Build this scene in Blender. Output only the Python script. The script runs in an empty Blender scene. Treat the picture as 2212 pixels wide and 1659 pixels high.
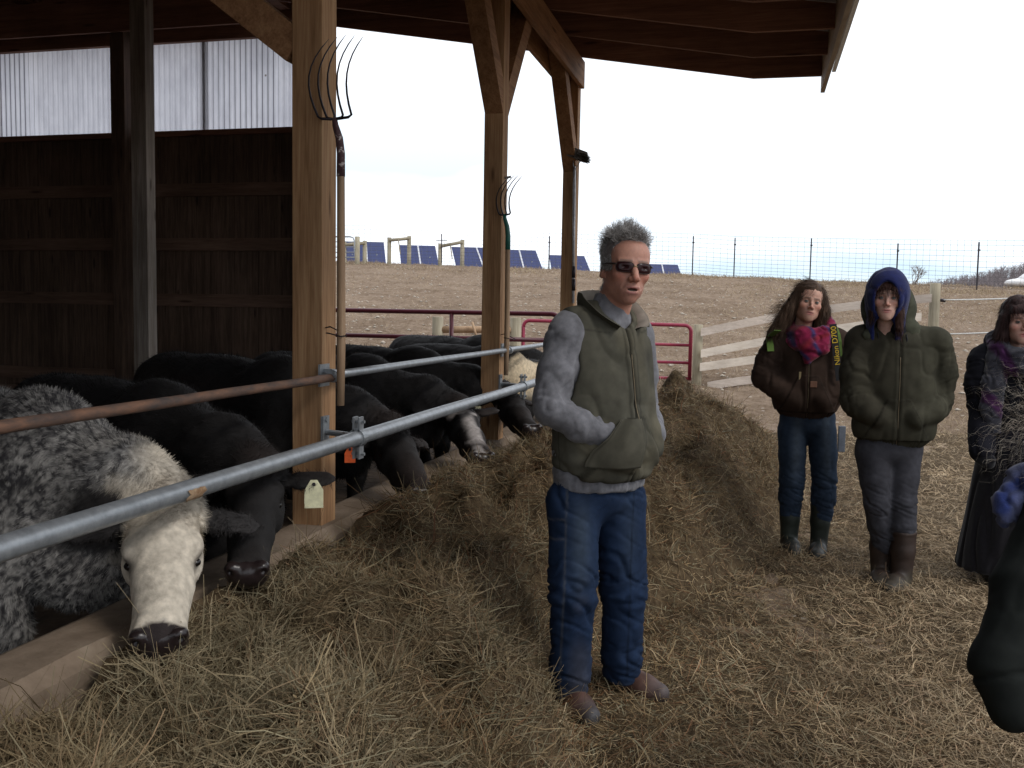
import bpy, math, random
import numpy as np
from mathutils import Vector, Matrix, Euler

# ------------------------------------------------------------------ camera, world, sun
TH = math.radians(14.4)            # the barn's long side runs along +Y; the camera looks this much to its left
PITCH, ROLL, CAMZ, FPX = math.radians(4.5), math.radians(1.0), 1.47, 2030.0
scene = bpy.context.scene
COL = scene.collection
cam_data = bpy.data.cameras.new("camera")
cam_data.sensor_width = 36.0
cam_data.lens = 36.0 * FPX / 2212.0
cam_data.clip_start, cam_data.clip_end = 0.05, 5000
cam = bpy.data.objects.new("camera", cam_data)
COL.objects.link(cam)
CAM_R = Matrix.Rotation(TH, 4, 'Z') @ Matrix.Rotation(math.pi/2 - PITCH, 4, 'X') @ Matrix.Rotation(ROLL, 4, 'Z')
cam.matrix_world = Matrix.Translation((0, 0, CAMZ)) @ CAM_R
scene.camera = cam

SUN_EL, SUN_AZ = math.radians(42), math.radians(20)     # azimuth from +X toward -Y
sdir = Vector((math.cos(SUN_EL)*math.cos(SUN_AZ), -math.cos(SUN_EL)*math.sin(SUN_AZ), math.sin(SUN_EL)))
world = bpy.data.worlds.new("World")
scene.world = world
world.use_nodes = True
wt = world.node_tree
wt.nodes.clear()
def wn(t, **k):
    n = wt.nodes.new(t)
    for a, b in k.items(): setattr(n, a, b)
    return n
sky = wn('ShaderNodeTexSky', sky_type='NISHITA', sun_disc=False, sun_elevation=SUN_EL, sun_rotation=math.pi/2 + SUN_AZ)
sky.air_density, sky.dust_density = 1.0, 2.0
tc = wn('ShaderNodeTexCoord')
mp = wn('ShaderNodeMapping'); mp.inputs['Scale'].default_value = (1.0, 1.0, 5.0)
nz = wn('ShaderNodeTexNoise'); nz.inputs['Scale'].default_value = 2.2; nz.inputs['Detail'].default_value = 5
cr = wn('ShaderNodeValToRGB')
cr.color_ramp.elements[0].position, cr.color_ramp.elements[0].color = 0.36, (0.25, 0.25, 0.25, 1)
cr.color_ramp.elements[1].position, cr.color_ramp.elements[1].color = 0.58, (1, 1, 1, 1)
sep = wn('ShaderNodeSeparateXYZ')
hr = wn('ShaderNodeMapRange'); hr.inputs['From Min'].default_value = 0.0; hr.inputs['From Max'].default_value = 0.30
hr.inputs['To Min'].default_value = 0.0; hr.inputs['To Max'].default_value = 1.0
mx = wn('ShaderNodeMath', operation='MAXIMUM')
mixn = wn('ShaderNodeMix', data_type='RGBA')
mixn.inputs['B'].default_value = (12.6, 13.0, 13.8, 1)
skyb = wn('ShaderNodeMix', data_type='RGBA'); skyb.inputs['Factor'].default_value = 0.8
skyb.inputs['B'].default_value = (5.7, 8.7, 10.7, 1)
bg = wn('ShaderNodeBackground'); bg.inputs['Strength'].default_value = 0.095
out = wn('ShaderNodeOutputWorld')
L = wt.links.new
L(tc.outputs['Generated'], mp.inputs['Vector']); L(mp.outputs[0], nz.inputs['Vector']); L(nz.outputs['Fac'], cr.inputs[0])
L(tc.outputs['Generated'], sep.inputs[0]); L(sep.outputs['Z'], hr.inputs['Value'])
L(cr.outputs[0], mx.inputs[0]); L(hr.outputs[0], mx.inputs[1])
L(sky.outputs[0], skyb.inputs['A']); L(skyb.outputs['Result'], mixn.inputs['A'])
L(mx.outputs[0], mixn.inputs['Factor']); L(mixn.outputs['Result'], bg.inputs['Color']); L(bg.outputs[0], out.inputs[0])

sun_d = bpy.data.lights.new("sun", 'SUN')
sun_d.energy, sun_d.angle, sun_d.color = 1.1, math.radians(14), (1.0, 0.95, 0.88)
sun = bpy.data.objects.new("sun", sun_d)
sun.rotation_euler = sdir.to_track_quat('Z', 'Y').to_euler()
COL.objects.link(sun)
vs = scene.view_settings
vs.view_transform, vs.look, vs.gamma, vs.exposure = 'Standard', 'None', 1.0, 0.2
scene.render.film_transparent = False

# ------------------------------------------------------------------ helpers
RNG = np.random.default_rng(7)
random.seed(7)
def Vw(x, y, z):                   # view frame (x right, y ahead, z up) -> world
    c, s = math.cos(TH), math.sin(TH)
    return (x*c - y*s, x*s + y*c, z)
def P(px, py, D):                  # a point D metres ahead, seen at (px,py) of the 2212x1659 picture -> view frame
    d = Matrix.Rotation(math.pi/2 - PITCH, 3, 'X') @ Matrix.Rotation(ROLL, 3, 'Z') @ Vector(((px-1106)/FPX, -(py-829.5)/FPX, -1))
    k = D / d.y
    return np.array([d.x*k, D, CAMZ + d.z*k])
def PW(px, py, D): return Vw(*P(px, py, D))

def tag(o, label=None, cat=None, group=None, kind=None):
    if label: o['label'] = label
    if cat: o['category'] = cat
    if group: o['group'] = group
    if kind: o['kind'] = kind
    return o
def empty(name, loc=(0, 0, 0), rz=0.0, label=None, cat=None, group=None):
    o = bpy.data.objects.new(name, None); COL.objects.link(o)
    o.location = loc; o.rotation_euler = (0, 0, rz); o.empty_display_size = 0.1
    return tag(o, label, cat, group)
def link(name, me, mats, parent=None, smooth=False):
    if not isinstance(mats, (list, tuple)): mats = [mats]
    for m in mats: me.materials.append(m)
    if smooth: me.shade_smooth()
    o = bpy.data.objects.new(name, me); COL.objects.link(o)
    if parent: o.parent = parent
    return o
def mesh_np(name, v, f, col=None, mi=None, sm=None):
    """v (n,3), f (m,k) equal-sized faces"""
    me = bpy.data.meshes.new(name)
    v = np.ascontiguousarray(v, np.float32); f = np.ascontiguousarray(f, np.int32)
    n, k = f.shape
    me.vertices.add(len(v)); me.vertices.foreach_set('co', v.ravel())
    me.loops.add(n*k); me.loops.foreach_set('vertex_index', f.ravel())
    me.polygons.add(n); me.polygons.foreach_set('loop_start', np.arange(n, dtype=np.int32)*k)
    if mi is not None: me.polygons.foreach_set('material_index', np.ascontiguousarray(mi, np.int32))
    me.update(calc_edges=True)
    if sm is not None: me.polygons.foreach_set('use_smooth', np.ascontiguousarray(sm, bool))
    if col is not None:
        a = me.color_attributes.new('Col', 'FLOAT_COLOR', 'POINT')
        c = np.ones((len(v), 4), np.float32); c[:, :3] = col
        a.data.foreach_set('color', c.ravel())
    return me

class MB:                          # collects boxes, bars, tubes into one mesh
    def __init__(s): s.v = []; s.f = []
    def add(s, vs, fs):
        b = len(s.v); s.v += [tuple(p) for p in vs]; s.f += [tuple(i+b for i in q) for q in fs]; return s
    def box(s, x0, x1, y0, y1, z0, z1, M=None):
        vs = [Vector((x, y, z)) for x in (x0, x1) for y in (y0, y1) for z in (z0, z1)]
        if M: vs = [M @ p for p in vs]
        return s.add(vs, [(0,1,3,2),(4,6,7,5),(0,4,5,1),(2,3,7,6),(0,2,6,4),(1,5,7,3)])
    def bar(s, a, b, w, h, up=(0, 0, 1)):     # rectangular bar a->b, w sideways, h along up
        a = Vector(a); b = Vector(b); d = (b-a).normalized(); u = Vector(up)
        sd = d.cross(u).normalized(); u = sd.cross(d).normalized()
        vs = [p + sd*i*w/2 + u*j*h/2 for p in (a, b) for i in (-1, 1) for j in (-1, 1)]
        return s.add(vs, [(0,1,3,2),(4,6,7,5),(0,4,5,1),(2,3,7,6),(0,2,6,4),(1,5,7,3)])
    def tube(s, pts, r, n=10, caps=True):
        pts = [Vector(p) for p in pts]; rs = r if hasattr(r, '__len__') else [r]*len(pts)
        base = len(s.v); ref = None
        for i, p in enumerate(pts):
            t = (pts[min(i+1, len(pts)-1)] - pts[max(i-1, 0)]).normalized()
            if ref is None:
                ref = t.orthogonal().normalized()
            ref = (ref - t*ref.dot(t)).normalized(); bi = t.cross(ref)
            for k in range(n):
                a = 2*math.pi*k/n
                s.v.append(tuple(p + (ref*math.cos(a) + bi*math.sin(a))*rs[i]))
        for i in range(len(pts)-1):
            for k in range(n):
                k2 = (k+1) % n
                s.f.append((base+i*n+k, base+i*n+k2, base+(i+1)*n+k2, base+(i+1)*n+k))
        if caps:
            s.f.append(tuple(base+k for k in range(n))[::-1]); s.f.append(tuple(base+(len(pts)-1)*n+k for k in range(n)))
        return s
    def build(s, name, mat, parent=None, smooth=False, bevel=0.0):
        me = bpy.data.meshes.new(name); me.from_pydata(s.v, [], s.f); me.update()
        o = link(name, me, mat, parent)
        if bevel:
            m = o.modifiers.new('bevel', 'BEVEL'); m.width = bevel; m.segments = 2; m.limit_method = 'ANGLE'
        if smooth:
            for p in me.polygons: p.use_smooth = len(p.vertices) == 4
        return o

# ------------------------------------------------------------------ materials
def newmat(name):
    m = bpy.data.materials.new(name); m.use_nodes = True
    nt = m.node_tree; b = nt.nodes['Principled BSDF']
    return m, nt, b
def nd(nt, t, ins=None, **k):
    n = nt.nodes.new(t)
    for a, v in k.items(): setattr(n, a, v)
    if ins:
        for a, v in ins.items(): n.inputs[a].default_value = v
    return n
def ramp(nt, stops):
    r = nt.nodes.new('ShaderNodeValToRGB'); e = r.color_ramp.elements
    while len(e) < len(stops): e.new(0.5)
    for q, (p, c) in zip(e, stops): q.position = p; q.color = (*c, 1)
    return r
def coords(nt, scale=(1, 1, 1), kind='Object', rot=(0, 0, 0)):
    t = nd(nt, 'ShaderNodeTexCoord'); m = nd(nt, 'ShaderNodeMapping', {'Scale': scale, 'Rotation': rot})
    nt.links.new(t.outputs[kind], m.inputs['Vector']); return m.outputs[0]
def noise_mat(name, stops, scale=8.0, detail=6, rough=0.85, bump=0.3, bscale=None, bdist=0.01, vec=(1, 1, 1), metallic=0.0, spec=0.3, distort=0.0):
    m, nt, b = newmat(name); l = nt.links.new
    v = coords(nt, vec)
    n = nd(nt, 'ShaderNodeTexNoise', {'Scale': scale, 'Detail': detail, 'Roughness': 0.65, 'Distortion': distort})
    l(v, n.inputs['Vector']); r = ramp(nt, stops); l(n.outputs['Fac'], r.inputs[0]); l(r.outputs[0], b.inputs['Base Color'])
    b.inputs['Roughness'].default_value = rough; b.inputs['Metallic'].default_value = metallic
    b.inputs['Specular IOR Level'].default_value = spec
    if bump:
        n2 = nd(nt, 'ShaderNodeTexNoise', {'Scale': bscale or scale*2, 'Detail': 6}); l(v, n2.inputs['Vector'])
        bp = nd(nt, 'ShaderNodeBump', {'Strength': bump, 'Distance': bdist}); l(n2.outputs['Fac'], bp.inputs['Height']); l(bp.outputs[0], b.inputs['Normal'])
    return m
def wood_mat(name, dark, mid, light, axis='z', scale=1.0, knots=True, rough=0.8):
    m, nt, b = newmat(name); l = nt.links.new
    st = {'x': (0.35, 7, 7), 'y': (7, 0.35, 7), 'z': (7, 7, 0.35)}[axis]
    v = coords(nt, tuple(q*scale for q in st))
    n1 = nd(nt, 'ShaderNodeTexNoise', {'Scale': 3.0, 'Detail': 8, 'Roughness': 0.6, 'Distortion': 0.6}); l(v, n1.inputs['Vector'])
    n2 = nd(nt, 'ShaderNodeTexNoise', {'Scale': 16.0, 'Detail': 4, 'Distortion': 0.4}); l(v, n2.inputs['Vector'])
    mxx = nd(nt, 'ShaderNodeMix', {'Factor': 0.4}, data_type='FLOAT'); l(n1.outputs['Fac'], mxx.inputs['A']); l(n2.outputs['Fac'], mxx.inputs['B'])
    r = ramp(nt, [(0.32, dark), (0.5, mid), (0.68, light)]); l(mxx.outputs['Result'], r.inputs[0])
    big = nd(nt, 'ShaderNodeTexNoise', {'Scale': 1.3, 'Detail': 4}); l(coords(nt), big.inputs['Vector'])
    mr = nd(nt, 'ShaderNodeMapRange', {'From Min': 0.3, 'From Max': 0.7, 'To Min': 0.72, 'To Max': 1.2}); l(big.outputs['Fac'], mr.inputs['Value'])
    mu = nd(nt, 'ShaderNodeMix', {'Factor': 1.0}, data_type='RGBA', blend_type='MULTIPLY'); l(r.outputs[0], mu.inputs['A']); l(mr.outputs[0], mu.inputs['B'])
    last = mu.outputs['Result']
    if knots:
        kv = {'x': (1.1, 7, 7), 'y': (7, 1.1, 7), 'z': (7, 7, 1.6)}[axis]
        vo = nd(nt, 'ShaderNodeTexVoronoi', {'Scale': 1.0, 'Randomness': 1.0}); l(coords(nt, kv), vo.inputs['Vector'])
        kr = ramp(nt, [(0.06, (1, 1, 1)), (0.13, (0, 0, 0))]); l(vo.outputs['Distance'], kr.inputs[0])
        mk = nd(nt, 'ShaderNodeMix', {'B': (dark[0]*0.35, dark[1]*0.3, dark[2]*0.3, 1)}, data_type='RGBA'); l(last, mk.inputs['A'])
        km = nd(nt, 'ShaderNodeMath', {1: 0.75}, operation='MULTIPLY'); l(kr.outputs[0], km.inputs[0]); l(km.outputs[0], mk.inputs['Factor'])
        last = mk.outputs['Result']
    l(last, b.inputs['Base Color'])
    bp = nd(nt, 'ShaderNodeBump', {'Strength': 0.35, 'Distance': 0.004}); l(mxx.outputs['Result'], bp.inputs['Height']); l(bp.outputs[0], b.inputs['Normal'])
    b.inputs['Roughness'].default_value = rough; b.inputs['Specular IOR Level'].default_value = 0.25
    return m
def col_mat(name, rough=0.8, spec=0.3, tint=(1, 1, 1), noise=0.25, nscale=60, bump=0.2, bscale=200, bdist=0.002, sheen=0.0, metallic=0.0, vec=(1, 1, 1), wave=None, sub=0.0):
    """material that takes its pigment from the mesh's own colour attribute"""
    m, nt, b = newmat(name); l = nt.links.new
    a = nd(nt, 'ShaderNodeAttribute', attribute_name='Col')
    v = coords(nt, vec)
    n = nd(nt, 'ShaderNodeTexNoise', {'Scale': nscale, 'Detail': 5}); l(v, n.inputs['Vector'])
    mr = nd(nt, 'ShaderNodeMapRange', {'From Min': 0.3, 'From Max': 0.7, 'To Min': 1-noise, 'To Max': 1+noise}); l(n.outputs['Fac'], mr.inputs['Value'])
    mu = nd(nt, 'ShaderNodeMix', {'Factor': 1.0}, data_type='RGBA', blend_type='MULTIPLY'); l(a.outputs['Color'], mu.inputs['A']); l(mr.outputs[0], mu.inputs['B'])
    l(mu.outputs['Result'], b.inputs['Base Color'])
    if bump:
        if wave:
            n2 = nd(nt, 'ShaderNodeTexWave', {'Scale': wave, 'Distortion': 1.0, 'Detail': 2}, bands_direction='DIAGONAL'); l(v, n2.inputs['Vector'])
        else:
            n2 = nd(nt, 'ShaderNodeTexNoise', {'Scale': bscale, 'Detail': 3}); l(v, n2.inputs['Vector'])
        bp = nd(nt, 'ShaderNodeBump', {'Strength': bump, 'Distance': bdist}); l(n2.outputs['Fac'], bp.inputs['Height']); l(bp.outputs[0], b.inputs['Normal'])
    b.inputs['Roughness'].default_value = rough; b.inputs['Specular IOR Level'].default_value = spec
    b.inputs['Metallic'].default_value = metallic
    if sheen: b.inputs['Sheen Weight'].default_value = sheen
    if sub:
        b.inputs['Subsurface Weight'].default_value = sub; b.inputs['Subsurface Radius'].default_value = (0.012, 0.004, 0.002); b.inputs['Subsurface Scale'].default_value = 1.0
    return m
def plain(name, c, rough=0.6, metallic=0.0, spec=0.4, var=0.15, scale=30, bump=0.1):
    d = tuple(q*(1-var) for q in c); e = tuple(min(1, q*(1+var)) for q in c)
    return noise_mat(name, [(0.35, d), (0.65, e)], scale=scale, rough=rough, metallic=metallic, spec=spec, bump=bump, bdist=0.002)

M = {}
M['post'] = wood_mat('post_wood', (.20, .10, .045), (.37, .21, .105), (.51, .325, .175), 'z')
M['beam_y'] = wood_mat('beam_wood', (.17, .08, .035), (.30, .155, .075), (.42, .24, .12), 'y')
M['rafter'] = wood_mat('rafter_wood', (.13, .06, .042), (.21, .105, .07), (.29, .15, .10), 'x')
M['old_post'] = wood_mat('weathered_post_wood', (.13, .105, .085), (.22, .185, .155), (.34, .30, .265), 'z')
M['old_board'] = wood_mat('stained_board_wood', (.045, .028, .02), (.095, .06, .042), (.16, .105, .075), 'z')
M['girt'] = wood_mat('girt_wood', (.08, .045, .03), (.14, .085, .06), (.2, .125, .085), 'x')
M['fence_post'] = wood_mat('round_post_wood', (.20, .175, .12), (.31, .275, .20), (.40, .36, .28), 'z', knots=False)
M['fence_board'] = wood_mat('grey_fence_board', (.38, .32, .27), (.50, .43, .37), (.60, .53, .47), 'x', knots=False)
M['fence_board_pale'] = wood_mat('pale_fence_board', (.58, .50, .41), (.70, .62, .53), (.78, .71, .62), 'x', knots=False)
M['galv'] = noise_mat('galvanised_pipe', [(.3, (.20, .215, .23)), (.7, (.34, .36, .38))], scale=22, rough=.42, metallic=.55, bump=.06, spec=.5)
M['rust'] = noise_mat('rusty_pipe', [(.35, (.065, .05, .045)), (.5, (.12, .072, .052)), (.68, (.20, .105, .065))], scale=26, rough=.75, metallic=.2, bump=.3, bdist=.002, vec=(1, .35, 1))
M['maroon'] = plain('maroon_gate_paint', (.085, .012, .022), rough=.4)
M['red'] = plain('red_gate_paint', (.24, .022, .05), rough=.4)
M['handle'] = wood_mat('fork_handle_wood', (.24, .15, .085), (.36, .24, .15), (.45, .32, .21), 'z', knots=False)
M['iron'] = plain('dark_iron', (.035, .03, .035), rough=.45, metallic=.6)
M['oldpaint'] = noise_mat('worn_maroon_socket', [(.45, (.07, .035, .04)), (.56, (.10, .06, .06)), (.62, (.55, .5, .47))], scale=45, rough=.7, bump=.2)
M['concrete'] = noise_mat('curb_concrete', [(.3, (.13, .095, .065)), (.55, (.22, .165, .12)), (.75, (.30, .24, .18))], scale=5, rough=.95, bump=.5, bscale=60, bdist=.006)
# ------------------------------------------------------------------ ground
def vnoise(x, y, seed=0):          # smooth value noise, 2-D
    xi = np.floor(x).astype(np.int64); yi = np.floor(y).astype(np.int64); fx = x-xi; fy = y-yi
    fx = fx*fx*(3-2*fx); fy = fy*fy*(3-2*fy)
    def h(a, b):
        n = (a*374761393 + b*668265263 + seed*1442695041) & 0xffffffff
        n = ((n ^ (n >> 13))*1274126177) & 0xffffffff
        return ((n ^ (n >> 16)) & 0xffff)/65535.0
    return (h(xi, yi)*(1-fx) + h(xi+1, yi)*fx)*(1-fy) + (h(xi, yi+1)*(1-fx) + h(xi+1, yi+1)*fx)*fy
def fbm(x, y, o=4, seed=0):
    s = 0; a = 1; t = 0
    for i in range(o):
        s = s + a*vnoise(x*2**i, y*2**i, seed+i*17); t += a; a *= .55
    return s/t
def to_view(X, Y):
    c, s = math.cos(TH), math.sin(TH)
    return X*c + Y*s, -X*s + Y*c
E_T = np.array([-.9, -.5, -.18, 0., .10, .30, .49, .8]); E_E = np.array([.045, .046, .0480, .0445, .0420, .0375, .0330, .030])
D_T = np.array([-.9, -.18, .10, .32, .50, .8]); D_D = np.array([52, 52, 48, 46, 40, 36])
def ridge(t): return np.interp(t, D_T, D_D), np.interp(t, E_T, E_E)
def field_h(X, Y):
    x, y = to_view(X, Y); yy = np.maximum(y, .1); t = np.clip(x/yy, -.9, .8)
    yr, e = ridge(t); zr = CAMZ + e*yr
    s = np.clip((yy-13.5)/(yr-13.5), 0, None)
    sm = np.where(s < 1, s*(1.06-.06*s) , 1.0)*zr
    z = np.where(yy > yr, zr - np.minimum((yy-yr)*.10, 9.0)*np.clip((yy-yr)/6, 0, 1), sm)
    z = np.where(y < 13.5, 0, z)
    n = (fbm(X*1.3, Y*1.3, 4, 3)-.5)*.16*np.clip((yy-10)/8, 0, 1)*np.clip((90-yy)/40, 0, 1)
    n += (fbm(X*5, Y*5, 2, 9)-.5)*.07*np.clip((yy-9)/5, 0, 1)*np.clip((60-yy)/20, 0, 1)
    return z + n
az = np.concatenate([np.linspace(-180, -40, 36)[:-1], np.linspace(-40, 40, 640), np.linspace(40, 180, 36)[1:]])
rr = np.concatenate([[0.0], np.geomspace(1, 11, 40), np.geomspace(11.1, 62, 420), np.geomspace(63, 2500, 60)])
A, R = np.meshgrid(np.radians(az), rr, indexing='ij')
vx, vy = R*np.sin(A), R*np.cos(A)
c_, s_ = math.cos(TH), math.sin(TH)
GX, GY = vx*c_ - vy*s_, vx*s_ + vy*c_
GZ = field_h(GX, GY)
na, nr = A.shape
idx = np.arange(na*nr).reshape(na, nr)
F = np.stack([idx[:-1, :-1], idx[1:, :-1], idx[1:, 1:], idx[:-1, 1:]], -1).reshape(-1, 4)[:, ::-1]
me = mesh_np('ground', np.stack([GX, GY, GZ], -1).reshape(-1, 3), F, sm=np.ones(len(F), bool))
m, nt, b = newmat('field_dirt'); l = nt.links.new
v = coords(nt)
n1 = nd(nt, 'ShaderNodeTexNoise', {'Scale': .5, 'Detail': 8, 'Roughness': .7}); l(v, n1.inputs['Vector'])
n2 = nd(nt, 'ShaderNodeTexNoise', {'Scale': 7, 'Detail': 8, 'Roughness': .75}); l(v, n2.inputs['Vector'])
r1 = ramp(nt, [(.32, (.085, .055, .036)), (.44, (.165, .118, .082)), (.56, (.25, .188, .137)), (.70, (.34, .27, .20))])
mm = nd(nt, 'ShaderNodeMix', {'Factor': .62}, data_type='FLOAT'); l(n1.outputs['Fac'], mm.inputs['A']); l(n2.outputs['Fac'], mm.inputs['B']); l(mm.outputs['Result'], r1.inputs[0])
vo = nd(nt, 'ShaderNodeTexVoronoi', {'Scale': 3.3}); l(v, vo.inputs['Vector'])
vr = ramp(nt, [(.08, (1, 1, 1)), (.13, (0, 0, 0))]); l(vo.outputs['Distance'], vr.inputs[0])
mk = nd(nt, 'ShaderNodeMix', {'B': (.42, .37, .31, 1)}, data_type='RGBA'); l(r1.outputs[0], mk.inputs['A']); l(vr.outputs[0], mk.inputs['Factor'])
l(mk.outputs['Result'], b.inputs['Base Color']); b.inputs['Roughness'].default_value = 1; b.inputs['Specular IOR Level'].default_value = .1
bp = nd(nt, 'ShaderNodeBump', {'Strength': .9, 'Distance': .08}); l(n2.outputs['Fac'], bp.inputs['Height']); l(bp.outputs[0], b.inputs['Normal'])
g = link('ground', me, m); tag(g, 'bare brown dirt field rising to a low ridge', 'ground', kind='structure')

def ribbons(root, d, length, width, curl, segs=3, rng=RNG, side=None, up=None, droop=0.0, taper=1.0, wave=None):
    """many curved tapered ribbons. root,d (n,3); returns v,f"""
    n = len(root); d = d/np.linalg.norm(d, axis=1, keepdims=True)
    if side is None:
        q = rng.normal(size=(n, 3)); side = np.cross(d, q)
    side = side/np.maximum(np.linalg.norm(side, axis=1, keepdims=True), 1e-6)
    nrm = np.cross(d, side)
    pts = []; p = root.copy(); dd = d.copy(); L_ = (length/segs)[:, None]
    if wave: ph0 = rng.uniform(0, 6.28, n); fq = wave[1]*rng.uniform(.7, 1.3, n)
    for i in range(segs+1):
        pts.append(p.copy())
        dd = dd + nrm*curl[:, None]/segs; dd[:, 2] -= droop/segs
        dd /= np.linalg.norm(dd, axis=1, keepdims=True)
        q_ = dd if not wave else dd + wave[0]*(nrm*np.cos(ph0+fq*i)[:, None]+side*np.sin(ph0+fq*i)[:, None])
        p = p + q_*L_
    vs_ = []
    for i, q in enumerate(pts):
        w = width*(1-taper*(i/segs)**1.5*.85)*(.6 if (i == 0 and segs > 1) else 1)
        vs_ += [q - side*w[:, None]/2, q + side*w[:, None]/2]
    V = np.stack(vs_, 1)           # n, 2(segs+1), 3
    k = 2*(segs+1); base = (np.arange(n)*k)[:, None, None]
    qd = np.array([[2*i, 2*i+1, 2*i+3, 2*i+2] for i in range(segs)])[None]
    return V.reshape(-1, 3), (base+qd).reshape(-1, 4), k
def hmat(name, rough=.75, spec=.3, trans=.25):
    m, nt, b = newmat(name); l = nt.links.new
    a = nd(nt, 'ShaderNodeAttribute', attribute_name='Col'); l(a.outputs['Color'], b.inputs['Base Color'])
    b.inputs['Roughness'].default_value = rough; b.inputs['Specular IOR Level'].default_value = spec
    if trans:
        t = nd(nt, 'ShaderNodeBsdfTranslucent'); l(a.outputs['Color'], t.inputs['Color'])
        mx_ = nd(nt, 'ShaderNodeMixShader', {0: trans}); l(b.outputs[0], mx_.inputs[1]); l(t.outputs[0], mx_.inputs[2])
        l(mx_.outputs[0], nt.nodes['Material Output'].inputs[0])
    return m
M['strand'] = hmat('dry_stalk')
# dry grass on the field: tufts, thicker along the crest and at the right
def scatter_view(n, d0, d1, t0, t1, pw=1.0):
    D = d0*(d1/d0)**(RNG.random(n)**pw); t = t0 + (t1-t0)*RNG.random(n)
    x, y = t*D, D
    return x*c_ - y*s_, x*s_ + y*c_, D, t
gx, gy, gD, gt = scatter_view(160000, 11.5, 56, -.22, .60, .8)
yr, _ = ridge(gt)
dens = .10 + .9*np.clip((gt-.10)/.35, 0, 1)*.55 + 1.0*np.clip((gD-yr+7)/6, 0, 1)*(gD < yr+2)
patch = fbm(gx*.35, gy*.35, 3, 21)
keep = (RNG.random(len(gx)) < dens*np.clip((patch-.32)*4, .05, 1)) & (gD < yr+3)
gx, gy, gD = gx[keep], gy[keep], gD[keep]
n = len(gx)
root = np.stack([gx, gy, field_h(gx, gy)-.01], -1)
dr = RNG.normal(size=(n, 3))*.8; dr[:, 2] = np.abs(dr[:, 2])*.5+.25
ln = RNG.uniform(.05, .16, n)*(1+.6*(gD > 35)); wd = .004 + .00042*gD
V, Fq, k = ribbons(root, dr, ln, wd, RNG.normal(size=n)*.6, segs=2)
base = np.array([[.40, .31, .20], [.32, .24, .155], [.47, .38, .25], [.26, .19, .125]])[RNG.integers(0, 4, n)]*RNG.uniform(.7, 1.1, (n, 1))
me = mesh_np('dry_grass', V, Fq, np.repeat(base, k, 0))
tag(link('dry_grass', me, M['strand']), 'short dry tan grass scattered over the brown field', 'grass', kind='stuff')
# pebbles
gx, gy, gD, gt = scatter_view(3400, 13.5, 50, -.22, .60, .7)
ico = [(0,0,1),(.9,0,.2),(.28,.85,.2),(-.72,.52,.2),(-.72,-.52,.2),(.28,-.85,.2),(0,0,-.6)]
icf = [(0,1,2),(0,2,3),(0,3,4),(0,4,5),(0,5,1),(6,2,1),(6,3,2),(6,4,3),(6,5,4),(6,1,5)]
iv = np.array(ico); n = len(gx)
sz = (RNG.random(n)**3*.05+.014)[:, None, None]*np.array([1.2, 1, .6])
V = np.stack([gx, gy, field_h(gx, gy)+.006], -1)[:, None, :] + iv[None]*sz*RNG.uniform(.7, 1.3, (n, 7, 1))
Fp = (np.arange(n)*7)[:, None, None] + np.array(icf)[None]
me = mesh_np('pebbles', V.reshape(-1, 3), Fp.reshape(-1, 3))
tag(link('pebbles', me, plain('pale_stone', (.42, .37, .31), rough=.9)), 'pale pebbles lying over the bare dirt field', 'pebbles', kind='stuff')

# far hill with a bare wood on it
hx = np.linspace(.28, 1.2, 60); hd = np.linspace(0, 1, 14)
T, Q = np.meshgrid(hx, hd, indexing='ij')
prof = np.interp(T, [.28, .43, .50, .56, .7, 1.2], [.012, .026, .046, .066, .078, .08])
Dh = 330 + 160*Q; zz = CAMZ + prof*330*np.sin(np.clip(Q*1.9+.25, 0, math.pi/2+.3)) + fbm(T*40, Q*6, 3, 5)*1.4 - (Q < .01)*30
x, y = T*Dh, Dh
idx = np.arange(T.size).reshape(T.shape)
F = np.stack([idx[:-1, :-1], idx[1:, :-1], idx[1:, 1:], idx[:-1, 1:]], -1).reshape(-1, 4)[:, ::-1]
V = np.stack([x*c_ - y*s_, x*s_ + y*c_, zz], -1).reshape(-1, 3)
tag(link('hill', mesh_np('hill', V, F, sm=np.ones(len(F), bool)), plain('hill_floor', (.19, .155, .145), rough=1)), 'far wooded hill beyond the field', 'hill', kind='structure')
nT = 2600
tt = RNG.uniform(.40, .78, nT); qq = RNG.uniform(.05, .8, nT)
Dt = 330+160*qq; pr = np.interp(tt, [.28, .43, .50, .56, .7, 1.2], [.012, .026, .046, .066, .078, .08])
zt = CAMZ + pr*330*np.sin(np.clip(qq*1.9+.25, 0, math.pi/2+.3)) - .5
x, y = tt*Dt, Dt
rt = np.stack([x*c_ - y*s_, x*s_ + y*c_, zt], -1)
hh = RNG.uniform(3.5, 7.5, nT)
up = np.tile([0., 0, 1.], (nT, 1)) + RNG.normal(size=(nT, 3))*.05
V1, F1, k1 = ribbons(rt, up, hh, np.full(nT, .35), RNG.normal(size=nT)*.1, segs=2)
nb = 22
r2 = np.repeat(rt, nb, 0); f2 = RNG.uniform(.25, .9, nT*nb); r2[:, 2] += np.repeat(hh, nb)*f2
d2 = RNG.normal(size=(nT*nb, 3)); d2[:, 2] = np.abs(d2[:, 2])+.8
V2, F2, k2 = ribbons(r2, d2, np.repeat(hh, nb)*.32*RNG.uniform(.5, 1.2, nT*nb), np.full(nT*nb, .16), RNG.normal(size=nT*nb)*.4, segs=2)
cols = np.concatenate([np.repeat(np.array([[.20, .175, .18]])*RNG.uniform(.6, 1.1, (nT, 1)), k1, 0), np.repeat(np.array([[.23, .20, .205]])*RNG.uniform(.7, 1.2, (nT*nb, 1)), k2, 0)])
me = mesh_np('bare_wood', np.concatenate([V1, V2]), np.concatenate([F1, F2+len(V1)]), cols)
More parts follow.
